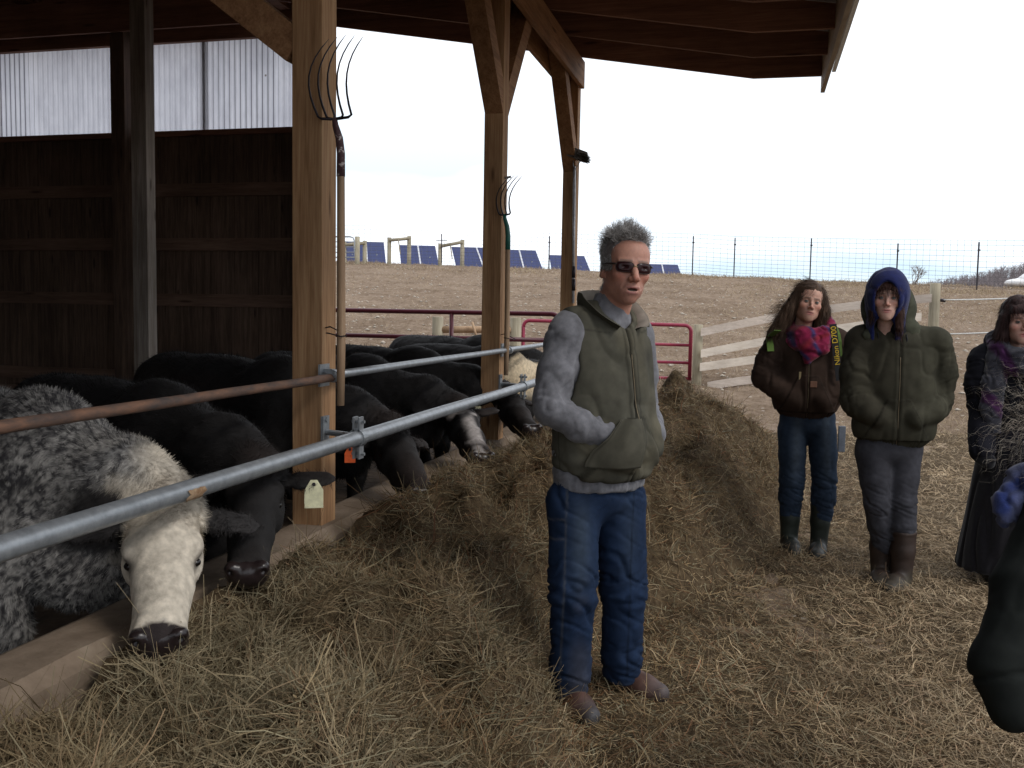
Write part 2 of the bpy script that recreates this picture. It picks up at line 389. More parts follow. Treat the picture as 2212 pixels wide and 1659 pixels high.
tag(link('bare_wood', me, M['strand']), 'leafless grey wood covering the far hill', 'wood', kind='stuff')

# ------------------------------------------------------------------ barn
barn = empty('barn', (0, 0, 0), 0, 'open timber cattle barn with a shed roof and translucent wall panels', 'barn')
FX = -1.86                          # centre of the front post row
PY = [3.76, 6.66, 9.50]             # the posts along the feeding side
def roofz(x): return 3.985 - .168*(x + 1.7)      # underside of the rafters
for i, y in enumerate(PY):
    MB().box(FX-.07, FX+.07, y-.07, y+.07, -.2, roofz(FX)-.02).build('post', M['post'], barn, bevel=.004)
# interior and wall posts
ip = MB().box(-5.985, -5.815, 8.13, 8.27, -.2, 4.86).build('post', M['old_post'], barn, bevel=.004); ip['label'] = 'grey weathered post inside the barn'
WY = 9.52
for x in (-4.78, -7.06, -10.2):
    MB().box(x-.09, x+.09, WY-.16, WY-.02, -.2, 4.72).build('post', M['old_board'], barn, bevel=.004)
# knee braces along the front row
def brace(a, b_, w=.038, h=.18, mat='beam_y'):
    return MB().bar(a, b_, w, h).build('knee_brace', M[mat], barn, bevel=.002)
for y in PY:
    for s in (-1, 1):
        if y == PY[2] and s > 0: continue
        MB().bar((FX, y+s*.0, 2.90), (FX, y+s*.88, 3.97), .136, .15).build('knee_brace', M['beam_y'], barn, bevel=.002)
MB().bar((FX-.06, PY[0], 2.56), (FX-1.9, PY[0], 3.95), .13, .14).build('knee_brace', M['beam_y'], barn, bevel=.003)
# header beam: two planks
for ox in (-.125, .125):
    pass
MB().box(FX+.075, FX+.115, -7, 9.52, 3.70, 3.985-.168*.11-.004).build('header_beam', M['beam_y'], barn, bevel=.003)
MB().box(FX-.115, FX-.075, -7, 9.52, 3.70, 4.0).build('header_beam', M['beam_y'], barn, bevel=.003)
# rafters with tapered tails
ry = 9.46
while ry > -7.0:
    xs = [-4.95, -.10, .52]
    zb = [roofz(-4.95), roofz(-.10), roofz(.52)+.10]
    zt_ = [roofz(q)+.285 for q in xs]
    vs_ = []
    for yy in (ry-.019, ry+.019):
        for q, z in zip(xs, zb): vs_.append((q, yy, z))
        for q, z in zip(xs, zt_): vs_.append((q, yy, z))
    fs = [(0,1,4,3),(1,2,5,4),(6,9,10,7),(7,10,11,8),(0,6,7,1),(1,7,8,2),(3,4,10,9),(4,5,11,10),(0,3,9,6),(2,8,11,5)]
    MB().add(vs_, fs).build('rafter', M['rafter'], barn)
    ry -= .76
# fascia and roof sheet (corrugated)
MB().box(.521, .559, -7, 9.52, 3.57, roofz(.54)+.285).build('fascia', wood_mat('fascia_wood', (.30, .24, .18), (.42, .35, .28), (.5, .43, .36), 'y', knots=False), barn, bevel=.002)
def corrugated(name, mat, x0, x1, zf0, zf1, y0, y1, pitch=.076, amp=.009, along='x', thick=.0):
    n = int((y1-y0)/pitch*6)+1; yy = np.linspace(y0, y1, n); ph = ((yy-y0)/pitch) % 1
    hgt = np.where((ph > .35) & (ph < .65), amp, 0)
    V = []
    for x, z in ((x0, zf0), (x1, zf1)):
        V.append(np.stack([np.full(n, x), yy, z+hgt], -1))
    V = np.concatenate(V); i = np.arange(n-1)
    F = np.stack([i, i+1, i+1+n, i+n], -1)
    o = link(name, mesh_np(name, V, F), mat, barn)
    sm = o.modifiers.new('thick', 'SOLIDIFY'); sm.thickness = .002
    return o
M['roofing'] = noise_mat('steel_roofing', [(.3, (.30, .26, .25)), (.5, (.40, .36, .345)), (.7, (.50, .47, .45))], scale=6, rough=.5, metallic=.15, bump=.05)
corrugated('roof', M['roofing'], -4.97, .665, roofz(-4.97)+.30, roofz(.665)+.30, -7.1, 9.66)  # carried on unseen behind the camera to darken the foreground
MB().box(.625, .660, -7.1, 9.66, roofz(.64)+.20, roofz(.66)+.288).build('eave_trim', plain('eave_metal', (.50, .50, .48), rough=.5), barn)
# main bay roof further in: purlins along Y under dark roofing
zr0 = 4.92
corrugated('roof', M['roofing'], -12.5, -4.86, 5.16, 5.16, -7.1, 9.8, pitch=.23, amp=.02)
for x in (-5.85, -7.05, -8.25, -9.45, -10.65):
    MB().box(x-.10, x+.10, -1.6, WY-.06, 4.88, 5.15).build('purlin', M['rafter'], barn)
MB().box(-12.5, -4.7, WY-.20, WY-.16, 4.50, 4.87).build('wall_header', M['rafter'], barn)
MB().box(-12.5, -4.7, WY-.02, WY+.05, 4.40, 5.155).build('wall_header', M['rafter'], barn)
MB().box(-5.0, -4.88, -1.6, WY-.20, 4.60, 5.15).build('ridge_beam', M['rafter'], barn)
# end wall: boards, girts, translucent panels
wall = MB()
x = -12.4
rnd = random.Random(3)
while x < -4.72:
    w = rnd.choice([.24, .27, .29, .30]); wall.box(x, min(x+w-.006, -4.70), WY+.02, WY+.045+rnd.uniform(-.003, .003), .0, 3.36); x += w
wall.build('board_wall', M['old_board'], barn, bevel=.002)
MB().box(-12.4, -4.70, WY+.047, WY+.052, 0, 3.3).build('wall_backing', M['old_board'], barn)
for z in (.62, 1.52, 2.15, 2.76):
    MB().box(-12.4, -4.70, WY-.02, WY+.018, z-.07, z+.07).build('wall_girt', M['girt'], barn)
MB().box(-12.4, -4.70, WY-.02, WY+.018, .20, .46).build('wall_girt', M['girt'], barn)
MB().box(-12.4, -4.68, WY-.03, WY+.06, 3.36, 3.42).build('wall_girt', M['rafter'], barn)
MB().box(-12.52, -12.42, -7, WY+.05, 0, 5.1).build('board_wall', M['old_board'], barn)  # unseen side and rear walls, added to keep sky light out of the barn
MB().box(-12.42, -5.0, -7.05, -7, 0, 5.1).build('board_wall', M['old_board'], barn)
# translucent corrugated sheet
m, nt, b = newmat('translucent_sheet'); l = nt.links.new
v = coords(nt, (1, 1, .35)); n = nd(nt, 'ShaderNodeTexNoise', {'Scale': 5, 'Detail': 6, 'Roughness': .7}); l(v, n.inputs['Vector'])
r = ramp(nt, [(.3, (.68, .70, .77)), (.6, (.86, .88, .95))]); l(n.outputs['Fac'], r.inputs[0])
# seams of the standing ribs
sx = nd(nt, 'ShaderNodeSeparateXYZ'); tcn = nd(nt, 'ShaderNodeTexCoord'); l(tcn.outputs['Object'], sx.inputs[0])
fr = nd(nt, 'ShaderNodeMath', {1: 14.7}, operation='MULTIPLY'); l(sx.outputs['X'], fr.inputs[0])
fr2 = nd(nt, 'ShaderNodeMath', operation='FRACT'); l(fr.outputs[0], fr2.inputs[0])
rb = ramp(nt, [(0, (.28, .28, .30)), (.05, (.28, .28, .30)), (.10, (1, 1, 1)), (.45, (.92, .92, .94)), (.5, (1, 1, 1)), (.94, (.88, .88, .90))]); l(fr2.outputs[0], rb.inputs[0])
spk = nd(nt, 'ShaderNodeTexVoronoi', {'Scale': 3.2}); l(coords(nt), spk.inputs['Vector'])
spr = ramp(nt, [(.035, (.25, .22, .2)), (.06, (1, 1, 1))]); l(spk.outputs['Distance'], spr.inputs[0])
mu = nd(nt, 'ShaderNodeMix', {'Factor': 1}, data_type='RGBA', blend_type='MULTIPLY'); l(r.outputs[0], mu.inputs['A']); l(rb.outputs[0], mu.inputs['B'])
mu2 = nd(nt, 'ShaderNodeMix', {'Factor': 1}, data_type='RGBA', blend_type='MULTIPLY'); l(mu.outputs['Result'], mu2.inputs['A']); l(spr.outputs[0], mu2.inputs['B'])
tr = nd(nt, 'ShaderNodeBsdfTranslucent'); l(mu2.outputs['Result'], tr.inputs['Color'])
l(mu2.outputs['Result'], b.inputs['Base Color']); b.inputs['Roughness'].default_value = .4
ms = nd(nt, 'ShaderNodeMixShader', {0: .88}); l(b.outputs[0], ms.inputs[1]); l(tr.outputs[0], ms.inputs[2]); l(ms.outputs[0], nt.nodes['Material Output'].inputs[0])
M['trans'] = m
def panel(x0, x1):
    nn = int((x1-x0)*14.7*8); xx = np.linspace(x0, x1, nn); ph = (xx*14.7) % 1
    yy = WY+.06 + np.where(ph < .12, .018, 0) + np.where((ph > .4) & (ph < .55), .004, 0)
    V = np.concatenate([np.stack([xx, yy, np.full(nn, z)], -1) for z in (3.40, 4.62)])
    i = np.arange(nn-1); Fp = np.stack([i, i+1, i+1+nn, i+nn], -1)
    return link('translucent_panel', mesh_np('translucent_panel', V, Fp), M['trans'], barn)
panel(-12.4, -7.08); panel(-7.06, -4.70)
for x in (-6.10, -8.9, -11.3):
    MB().box(x-.035, x+.035, WY+.085, WY+.10, 3.42, 4.62).build('panel_batten', plain('batten', (.55, .52, .5)), barn)
MB().box(-12.5, -4.6, WY+.05, WY+.55, 4.66, 4.80).build('roof_overhang', M['rafter'], barn)

# concrete feeding curb
cv = [(-1.98, .0), (-1.98, .50), (-1.93, .52), (-1.76, .52), (-1.72, .485), (-1.715, .40), (-1.66, .37), (-1.64, .0)]
nC = 40; ys = np.linspace(.2, 9.6, nC); vs_, fs_ = [], []
for yv in ys:
    for (a, z) in cv: vs_.append((a+random.uniform(-.004, .004), yv, z+random.uniform(-.003, .003)))
kk = len(cv)
for i in range(nC-1):
    for j in range(kk-1): fs_.append((i*kk+j, i*kk+j+1, (i+1)*kk+j+1, (i+1)*kk+j))
fs_.append(tuple(range(kk))); fs_.append(tuple((nC-1)*kk+j for j in range(kk))[::-1])
tag(MB().add(vs_, fs_).build('feed_curb', M['concrete']), 'long low concrete feeding curb the cattle reach over', 'curb')
# dark barn floor bedding
me = mesh_np('barn_floor', np.array([[-12.4, -7, .012], [-1.98, -7, .012], [-1.98, 9.45, .012], [-12.4, 9.45, .012]]), np.array([[0, 1, 2, 3]]))
tag(link('barn_floor', me, noise_mat('bedding', [(.3, (.05, .035, .025)), (.7, (.13, .09, .06))], scale=6, rough=1, bump=.8, bdist=.03)), 'dark trodden bedding inside the cattle barn', 'floor', kind='structure')

# ------------------------------------------------------------------ feed rails
def bow(a, b_, z, sag, n=12, x=None):
    return [(x + .004*math.sin(i*2.1), a+(b_-a)*i/(n-1), z - sag*math.sin(math.pi*i/(n-1))) for i in range(n)]
up1 = empty('upper_rail', (-1.70, 1.0, 1.17), 0, 'thin rusty brown pipe rail above the curb, nearest the camera', 'rail', 'pipe rails along the feeding curb')
def at(e, o):                       # parent keeping world coordinates (parent has only a translation)
    o.parent = e; o.location = tuple(-q for q in e.location); return o
at(up1, MB().tube(bow(.6, 3.70, 1.17, 0, x=-1.735), .0172, 14).build('pipe', M['rust'], None, smooth=True))
up2 = empty('upper_rail', (-1.70, 3.8, 1.17), 0, 'thin grey pipe rail above the curb running on behind the man', 'rail', 'pipe rails along the feeding curb')
at(up2, MB().tube(bow(3.66, 9.5, 1.18, 0, x=-1.735), .018, 14).build('pipe', M['galv'], None, smooth=True))
for y, e in ((3.70, up1), (PY[1], up2), (PY[2], up2)):
    mb = MB(); mb.tube([(-1.735, y-.02, 1.175), (-1.735, y+.02, 1.175)], .027, 14)
    mb.box(-1.79, -1.78, y-.045, y+.045, 1.13, 1.225); mb.box(-1.785, -1.74, y-.015, y+.015, 1.19, 1.205)
    at(e, mb.build('clamp', M['galv'], None))
lo = empty('lower_rail', (-1.57, 1.0, .93), 0, 'thick grey galvanised pipe rail held off the posts on brackets', 'rail', 'pipe rails along the feeding curb')
at(lo, MB().tube(bow(.6, 9.5, .925, .0, x=-1.595), .0302, 20).build('pipe', M['galv'], None, smooth=True))
pv = []
for i in range(9):
    for j in range(7):
        a = math.radians(-62+13*j+3*math.sin(i*2.3)); y = 2.36+.085*(i/8)+.008*math.sin(j*1.9)+.010*j/6; pv.append((-1.595+.0306*math.cos(a), y, .925+.0306*math.sin(a)))
pf = [(i*7+j, i*7+j+1, (i+1)*7+j+1, (i+1)*7+j) for i in range(8) for j in range(6)]
at(lo, MB().add(pv, pf).build('rust_patch', noise_mat('rust_patch', [(.4, (.22, .13, .07)), (.6, (.34, .24, .15))], scale=40), None))
for y in PY:
    mb = MB(); yb = y-.05; yc_ = y-.11
    mb.box(-1.79, -1.778, yb-.03, yb+.03, .86, 1.0)
    mb.tube([(-1.78, yb, .93), (-1.64, yc_, .93)], .013, 10)
    mb.tube([(-1.782, yb, .985), (-1.772, yb, .985)], .012, 8)
    at(lo, mb.build('bracket', M['galv'], None, smooth=False))
    yc = y-.13
    mb = MB(); mb.tube([(-1.595, yc-.022, .925), (-1.595, yc+.022, .925)], .0385, 18)
    for s in (-1, 1):
        for q in (-.012, .012):
            mb.box(-1.595+q-.004, -1.595+q+.004, yc-.022, yc+.022, .925+s*.03, .925+s*.088)
        mb.tube([(-1.622, yc, .925+s*.068), (-1.565, yc, .925+s*.068)], .0075, 6)
    at(lo, mb.build('clamp', M['galv'], None))
# ------------------------------------------------------------------ gates and fences beyond the barn
def V3(*a): return Vector(a)
def hgt(p): return float(field_h(np.array([p[0]]), np.array([p[1]]))[0])
def arcpts(c, r, a0, a1, ax, n=6):   # arc in the vertical plane spanned by ax and z
    return [Vector(c) + Vector(ax)*r*math.cos(a0+(a1-a0)*i/n) + Vector((0, 0, 1))*r*math.sin(a0+(a1-a0)*i/n) for i in range(n+1)]
# dark maroon corral panel closing the pen
def corral(xa, xb, y, name_label, mat, tops, r, ups):
    e = empty('corral_panel', (xa, y, 0), 0, name_label, 'gate')
    ax = (1, 0, 0); w = xb-xa; z1 = tops[0]; zl = tops[-1]; R_ = .12
    fr = [V3(0, 0, zl)] + [V3(0, 0, z1-R_)] + arcpts((R_, 0, z1-R_), R_, math.pi, math.pi/2, ax) + arcpts((w-R_, 0, z1-R_), R_, math.pi/2, 0, ax) + [V3(w, 0, 0.15)]
    MB().tube(fr, r, 12).build('gate_frame', mat, e, smooth=True)
    for z in tops[1:]: MB().tube([(0, 0, z), (w, 0, z)], r*.95, 12).build('rail', mat, e, smooth=True)
    for u in ups: MB().tube([(u-xa, 0, z1), (u-xa, 0, .2)], r*.9, 10).build('upright', mat, e, smooth=True)
    return e
p = PW(1190, 676, 11.0); q = PW(700, 667, 10.8)
corral(-6.6, PW(1192, 676, 10.9)[0], 11.2, 'dark maroon tube corral panel standing behind the black cattle', M['maroon'], [1.43, 1.11, .82, .52, .25], .030, [PW(930, 700, 11.)[0], -5.6])
# bright red tube gate between the H brace and the board fence
def gate_px(a, b_, D0, D1, label, mat, r, fr, pos):
    A_ = np.array(PW(a[0], a[1], D0)); B_ = np.array(PW(b_[0], b_[1], D1)); hA = A_[2]; h0 = a[2]
    d = B_-A_; w = math.hypot(d[0], d[1]); rz = math.atan2(d[1], d[0])
    e = empty('tube_gate', (A_[0], A_[1], 0), rz, label, 'gate'); ax = (1, 0, 0); R_ = .11
    H0, H1 = A_[2], B_[2]; zb = min(H0, H1) - h0
    sl = (H1-H0)/w
    def z(x, k): return H0 + sl*x - h0*k
    fr_ = [V3(0, 0, z(0, 1)), V3(0, 0, H0-R_)] + arcpts((R_, 0, H0-R_), R_, math.pi, math.pi/2, ax) + [q+V3(0, 0, sl*w) for q in arcpts((w-R_, 0, H0-R_), R_, math.pi/2, 0, ax)] + [V3(w, 0, z(w, 1))]
    MB().tube(fr_, r, 12).build('gate_frame', mat, e, smooth=True)
    for k in fr: MB().tube([(0, 0, z(0, k)), (w, 0, z(w, k))], r*.85, 10).build('rail', mat, e, smooth=True)
    for u in (.33, .66): MB().tube([(w*u, 0, z(w*u, 0)), (w*u, 0, z(w*u, 1))], r*.8, 8).build('upright', mat, e, smooth=True)
    return e
e = gate_px((1131, 692, .95), (1493, 703), 16.5, 16.2, 'bright red tube gate hung on the round post of the board fence', M['red'], .032, (.36, .68, .97), 0)
# round posts
def rpost(px, ytop, D, h, r=.075, lean=0.0, label=None, group=None, name='fence_post', parent=None):
    t = np.array(PW(px, ytop, D)); b0 = (t[0]+lean, t[1], t[2]-h)
    mb = MB().tube([b0, (t[0], t[1], t[2]-.01), (t[0], t[1], t[2])], [r*1.03, r, r*.9], 16)
    o = mb.build(name, M['fence_post'], parent, smooth=True)
    if label: tag(o, label, 'post', group)
    return t
# board fence: posts and four boards, bowed uphill
bf = empty('board_fence', (0, 0, 0), 0, 'four-board wooden fence running uphill behind the two standing women', 'fence')
tA = rpost(1509, 701, 16.0, 1.6, .078, parent=bf); tB = rpost(2021, 612, 15.6, 2.1, .083, parent=bf)
MB().tube([(PW(1753, 660, 15.9)[0], PW(1753, 660, 15.9)[1], -.2), PW(1753, 672, 15.9)], .07, 12).build('fence_post', M['fence_post'], bf, smooth=True)
bl = [((1514, 718, 15.88), (1760, 672, 15.75), (2012, 644, 15.5), .135, 'fence_board'), ((1514, 764, 15.88), (1740, 722, 15.75), (1990, 684, 15.5), .135, 'fence_board_pale'),
      ((1512, 808-15, 15.88), (1710, 766, 15.75), (1990, 730, 15.5), .135, 'fence_board_pale'), ((1528, 834, 15.88), (1690, 812, 15.75), (1990, 782, 15.5), .135, 'fence_board')]
for a, mid, b_, h, mt in bl:
    A_, Mi, B_ = [Vector(PW(*q)) for q in (a, mid, b_)]
    n = 14; mb = MB(); vs_ = []
    for i in range(n+1):
        t = i/n; c = A_*(1-t)*(1-2*t) + Mi*4*t*(1-t) + B_*t*(2*t-1)
        for dz, dy in ((-h/2, 0), (h/2, 0), (h/2, -.03), (-h/2, -.03)):
            vs_.append((c.x, c.y+dy, c.z+dz))
    fs_ = [(i*4+j, i*4+(j+1) % 4, (i+1)*4+(j+1) % 4, (i+1)*4+j) for i in range(n) for j in range(4)] + [(0, 1, 2, 3), (n*4+3, n*4+2, n*4+1, n*4)]
    mb.add(vs_, fs_).build('board', M[mt], bf)
# hinge of the red gate
# electric ropes to the right of the last post
rope = plain('white_rope', (.62, .62, .60), rough=.7)
for k, (ya, yb) in enumerate(((648, 622), (722, 690))):
    A_, B_ = Vector(PW(2034, ya, 15.6)), Vector(PW(2420, yb, 14.0))
    pts = [A_.lerp(B_, i/12) - Vector((0, 0, .05*math.sin(math.pi*i/12))) for i in range(13)]
    r_ = empty('electric_rope', A_, 0, ['upper', 'lower'][k]+' of the two pale electric fence ropes tied to the round post', 'rope', 'electric fence ropes')
    at(r_, MB().tube(pts, .011, 8).build('rope', rope, None, smooth=True))
    at(r_, MB().tube([A_-Vector((.05, 0, 0)), A_+Vector((.06, 0, -.01))], .028, 8).build('insulator', M['iron'], None, smooth=True))
# low H brace behind the corral panel
hb = empty('brace_fence', (0, 0, 0), 0, 'low wooden H brace of two round posts and a peeled rail', 'fence')
rpost(946, 684, 14.6, 1.3, .085, parent=hb, name='post'); rpost(1114, 686, 14.6, 1.3, .085, parent=hb, name='post')
MB().tube([PW(950, 712, 14.6), PW(1110, 712, 14.6)], .055, 12).build('rail', M['handle'], hb, smooth=True)
MB().tube([PW(1020, 696, 14.5), PW(1030, 730, 14.4)], .02, 8).build('twitch_stick', M['handle'], hb, smooth=True)
# step-in stake
st = empty('stake', PW(738, 690, 11.6), 0, 'thin dark stake with a white insulator top beside the corral panel', 'stake')
at(st, MB().tube([PW(738, 760, 11.6), PW(738, 690, 11.6)], .012, 8).build('rod', M['iron'], None)); at(st, MB().tube([PW(738, 694, 11.58), PW(738, 676, 11.58)], .018, 8).build('insulator', rope, None))

# solar tables beyond the ridge
m, nt, b = newmat('solar_cells'); l = nt.links.new
bk = nd(nt, 'ShaderNodeTexBrick', {'Color1': (.028, .038, .115, 1), 'Color2': (.032, .043, .125, 1), 'Mortar': (.048, .06, .13, 1), 'Scale': 1.0, 'Mortar Size': .012, 'Brick Width': .33, 'Row Height': .33}, offset=0.0)
l(coords(nt, kind='UV'), bk.inputs['Vector']); l(bk.outputs['Color'], b.inputs['Base Color']); b.inputs['Roughness'].default_value = .38
b.inputs['Specular IOR Level'].default_value = .35
M['solar'] = m
def solar(x0, x1, x0b, x1b, yt, yb, D, seam, label):
    """panel table: far top edge x0..x1 at yt, near lower edge x0b..x1b reaching below the crest"""
    T0, T1 = Vector(PW(x0, yt, D+1.6)), Vector(PW(x1, yt+(x1-x0)*.025, D+1.6)); B0, B1 = Vector(PW(x0b, yb, D)), Vector(PW(x1b, yb, D))
    e = empty('solar_panel', (B0+B1)/2, 0, label, 'solar panel', 'solar panel tables beyond the ridge')
    me = bpy.data.meshes.new('panel'); nrm = (B1-B0).cross(T0-B0).normalized()*.05
    vv = [B0, B1, T1, T0]; me.from_pydata([tuple(q) for q in vv]+[tuple(q-nrm) for q in vv], [], [(0,1,2,3),(7,6,5,4),(0,4,5,1),(1,5,6,2),(2,6,7,3),(3,7,4,0)]); me.update()
    uv = me.uv_layers.new(); W_, H_ = (B1-B0).length, (T0-B0).length
    for li, c in zip(range(4), [(0, 0), (W_, 0), (W_, H_), (0, H_)]): uv.data[li].uv = c
    o = link('panel', me, M['solar']); at(e, o)
    for s in seam:
        a = B0.lerp(B1, s)+nrm*.4; c = T0.lerp(T1, s)+nrm*.4
        at(e, MB().bar(a, c, .10, .02, up=nrm.normalized()).build('seam', plain('silver_frame', (.55, .56, .6), rough=.4)))
    for s in (.2, .8):
        a = B0.lerp(T0, .6).lerp(B1.lerp(T1, .6), s); at(e, MB().tube([a, (a.x, a.y, a.z-3.2)], .06, 8).build('stand', M['galv']))
solar(744, 829, 744, 836, 521, 590, 64, [.55], 'blue solar panel table nearest the barn corner post, behind wooden posts')
solar(862, 940, 868, 952, 529, 592, 65, [.52], 'blue solar panel table behind the second round fence post')
solar(975, 1050, 990, 1075, 533, 596, 66, [.72], 'blue solar panel table left of the middle barn post')
solar(1078, 1157, 1085, 1180, 539, 602, 66, [.55], 'blue solar panel table right of the middle barn post')
solar(1186, 1262, 1196, 1285, 551, 610, 68, [.6], 'blue solar panel table beside the third barn post')
solar(1395, 1464, 1400, 1480, 570, 620, 70, [.5], 'low sliver of blue solar panel right of the man, over the crest')

# wooden frames and deer fence along the ridge
def ridge_pt(px, D, z=None):
    return PW(px, 600, D)
def frame(px0, px1, yt0, yt1, yb, D, label):
    e = empty('post_frame', PW(px0, yb, D), 0, label, 'fence brace', 'wooden brace frames on the ridge')
    for px, yt in ((px0, yt0), (px1, yt1)):
        a = PW(px, yt, D); at(e, MB().tube([(a[0], a[1], a[2]-2.6), a], .11, 10).build('post', M['fence_post'], None, smooth=True))
    a, c = Vector(PW(px0, yt0+6, D-.1)), Vector(PW(px1, yt1+5, D-.1)); at(e, MB().tube([a, c], .085, 8).build('rail', M['fence_post'], None, smooth=True))
    a = Vector(PW((px0*.55+px1*.45), (yt0+yt1)/2+4, D-.2)); at(e, MB().tube([a, a+Vector((.12, 0, -.8))], .03, 6).build('twitch_stick', M['fence_post'], None))
frame(841, 884, 513, 510, 562, 50, 'wooden brace frame of two posts on the ridge, in front of the second solar table')
frame(951, 999, 526, 518, 566, 49.5, 'wooden brace frame on the ridge beside a thin antenna mast')
frame(744, 788, 523, 520, 562, 50, 'wooden brace frame on the ridge nearest the big barn post')
a = PW(772, 511, 49); tag(MB().tube([(a[0], a[1], a[2]-2.6), a], .13, 10).build('fence_post', M['fence_post'], None, smooth=True), 'tallest round post on the ridge next to the big barn post', 'post')
# pipe field gate on the ridge
e = empty('ridge_gate', PW(725, 560, 48.5), 0, 'light grey tube gate with rounded corner on the ridge by the barn post', 'gate')
A_, B_ = Vector(PW(690, 511, 48.5)), Vector(PW(766, 511, 48.5)); B2 = Vector(PW(766, 556, 48.5))
at(e, MB().tube([A_, B_-Vector((.25, 0, 0)), B_-Vector((.07, 0, .07)), B_-Vector((0, 0, .25)), B2, Vector(PW(690, 556, 48.5))], .035, 8).build('gate_frame', M['galv'], None, smooth=True))
for f in (.25, .5, .75):
    at(e, MB().tube([A_.lerp(Vector(PW(690, 556, 48.5)), f), B_.lerp(B2, f)], .022, 6).build('rail', M['galv']))
# antenna mast
am = empty('antenna_mast', PW(954, 560, 49), 0, 'thin dark antenna mast with crossbars on the ridge', 'mast')
at(am, MB().tube([PW(954, 568, 49), PW(954, 505, 49)], .03, 6).build('pole', M['iron'])); at(am, MB().tube([PW(942, 520, 49), PW(966, 520, 49)], .02, 6).build('crossbar', M['iron']))
# deer fence
DF = empty('wire_fence', (0, 0, 0), 0, 'tall see-through woven wire fence on thin steel posts along the ridge', 'fence')
run = [(700, 50, 522, 562), (850, 50, 516, 562), (1010, 49, 515, 566), (1187, 48, 510, 578), (1340, 47.5, 512, 583), (1498, 47, 510, 585), (1588, 46.2, 514, 590), (1753, 44, 515, 600), (1940, 41, 526, 606), (2115, 38, 523, 628), (2290, 36, 532, 632)]
wiremat = plain('wire', (.10, .10, .10), rough=.6, metallic=.4)
mbw = MB(); tops = []
for px, D, yt, yb in run:
    t = Vector(PW(px, yt, D)); bz = hgt(t)
    tops.append((t, bz))
    if px in (700, 850, 1010): continue
    MB().box(t.x-.028, t.x+.028, t.y-.02, t.y+.02, bz-.4, t.z).build('steel_post', M['iron'], DF)
    MB().box(t.x-.045, t.x+.06, t.y-.05, t.y-.02, t.z-.35, t.z-.29).build('wire_clip', M['iron'], DF)
def wire(a, b_, r): mbw.tube([a, b_], r, 3, caps=False)
for (a, za), (c, zc) in zip(tops[:-1], tops[1:]):
    n = max(2, int((c-a).length/.30))
    hs = [0.12, .25, .40, .56, .74, .94, 1.16, 1.38, 1.6, 1.82, 2.02]
    for h in hs: wire((a.x, a.y, za+h), (c.x, c.y, zc+h), .0065)
    for i in range(n):
        q = a.lerp(c, i/n); z = za+(zc-za)*i/n; wire((q.x, q.y, z+.05), (q.x, q.y, z+2.02), .005)
mbw.build('wire_mesh', wiremat, DF)
# bare shrub behind the hooded person
sh = empty('bare_shrub', PW(1975, 606, 33), 0, 'small leafless shrub on the slope above the blue hood', 'shrub')
mb = MB(); rs_ = random.Random(5)
def twig(p, d, ln, r, depth):
    q = p + d*ln; mb.tube([p, p.lerp(q, .5)+Vector((rs_.uniform(-1, 1), rs_.uniform(-1, 1), 0))*ln*.06, q], [r, r*.8, r*.55], 4, caps=False)
    if depth:
        for _ in range(rs_.choice([2, 3, 3])):
            nd_ = (d + Vector((rs_.uniform(-1, 1), rs_.uniform(-1, 1), rs_.uniform(-.3, .6)))*.75).normalized(); twig(q, nd_, ln*rs_.uniform(.55, .85), r*.6, depth-1)
b0 = Vector(PW(1975, 614, 33))
for _ in range(7): twig(b0+Vector((rs_.uniform(-.1, .1), 0, 0)), Vector((rs_.uniform(-.8, .8), rs_.uniform(-.6, .6), 1)).normalized(), .26, .018, 3)
at(sh, mb.build('branches', plain('bark', (.20, .165, .14), rough=1)))
# ------------------------------------------------------------------ tools hung on the posts
def fork(name, label, base_pt, top_z, head_h, tines, spread, lean, bot_z, sock_mat, sock_len, sc, yawdeg, tine_r=.0045, hr=.019):
    """base_pt: x,y of the handle; the head flares up from top_z"""
    e = empty(name, (base_pt[0], base_pt[1], bot_z), math.radians(yawdeg), label, 'pitchfork', 'pitchforks hung on the posts')
    H = top_z - bot_z
    hp = [(0, 0, 0), (.002, 0, H*.25), (0, 0, H*.55), (-.002, 0, H-sock_len)]
    MB().tube(hp, [hr*.92, hr*1.08, hr, hr*.95], 12).build('handle', M['handle'], e, smooth=True)
    MB().tube([(-.002, 0, H-sock_len-.01), (-.002, 0, H-sock_len*.6), (-.010, 0, H-sock_len*.3), (-.028, 0, H-.01), (-.032, 0, H+.02)], [hr*1.05, hr*1.0, hr*.92, hr*.75, hr*.6], 12).build('socket', sock_mat, e, smooth=True)
    c = Vector((-.032, 0, H+.02))
    mb = MB()
    for k in range(tines):
        u = (k-(tines-1)/2)/((tines-1)/2)
        b0 = c + Vector((u*spread*.48, 0, .008 - .02*abs(u)+.02))
        pts = [c + Vector((u*spread*.10, 0, -.004)), c+Vector((u*spread*.42, 0, .0))]
        for i in range(9):
            t = i/8; x = spread*(.52*u) + u*spread*.06*math.sin(t*math.pi) + lean*(t**1.8)*head_h - .05*math.sin(t*math.pi)*head_h
            pts.append(c + Vector((x, -.07*math.sin(t*math.pi*.8), .03+t*(head_h*(1-.04*abs(u)))-0.02)))
        rr_ = [tine_r*1.5, tine_r*1.4] + [tine_r*(1.25-.75*(i/8)) for i in range(9)]
        rr_[-1] = .0008
        mb.tube(pts, rr_, 7)
    mb.build('tines', M['iron'], e, smooth=True)
    return e
ax, ay = FX+.07, PY[0]
h = PW(729, 560, 3.55)
f1 = fork('pitchfork', 'large five-tine pitchfork with a pale wooden handle on the nearest post', (-1.684, PY[0]-.11, 0), 2.23, .31, 5, .15, .24, 1.055, M['oldpaint'], .21, 1, -4, .0042, .0175)
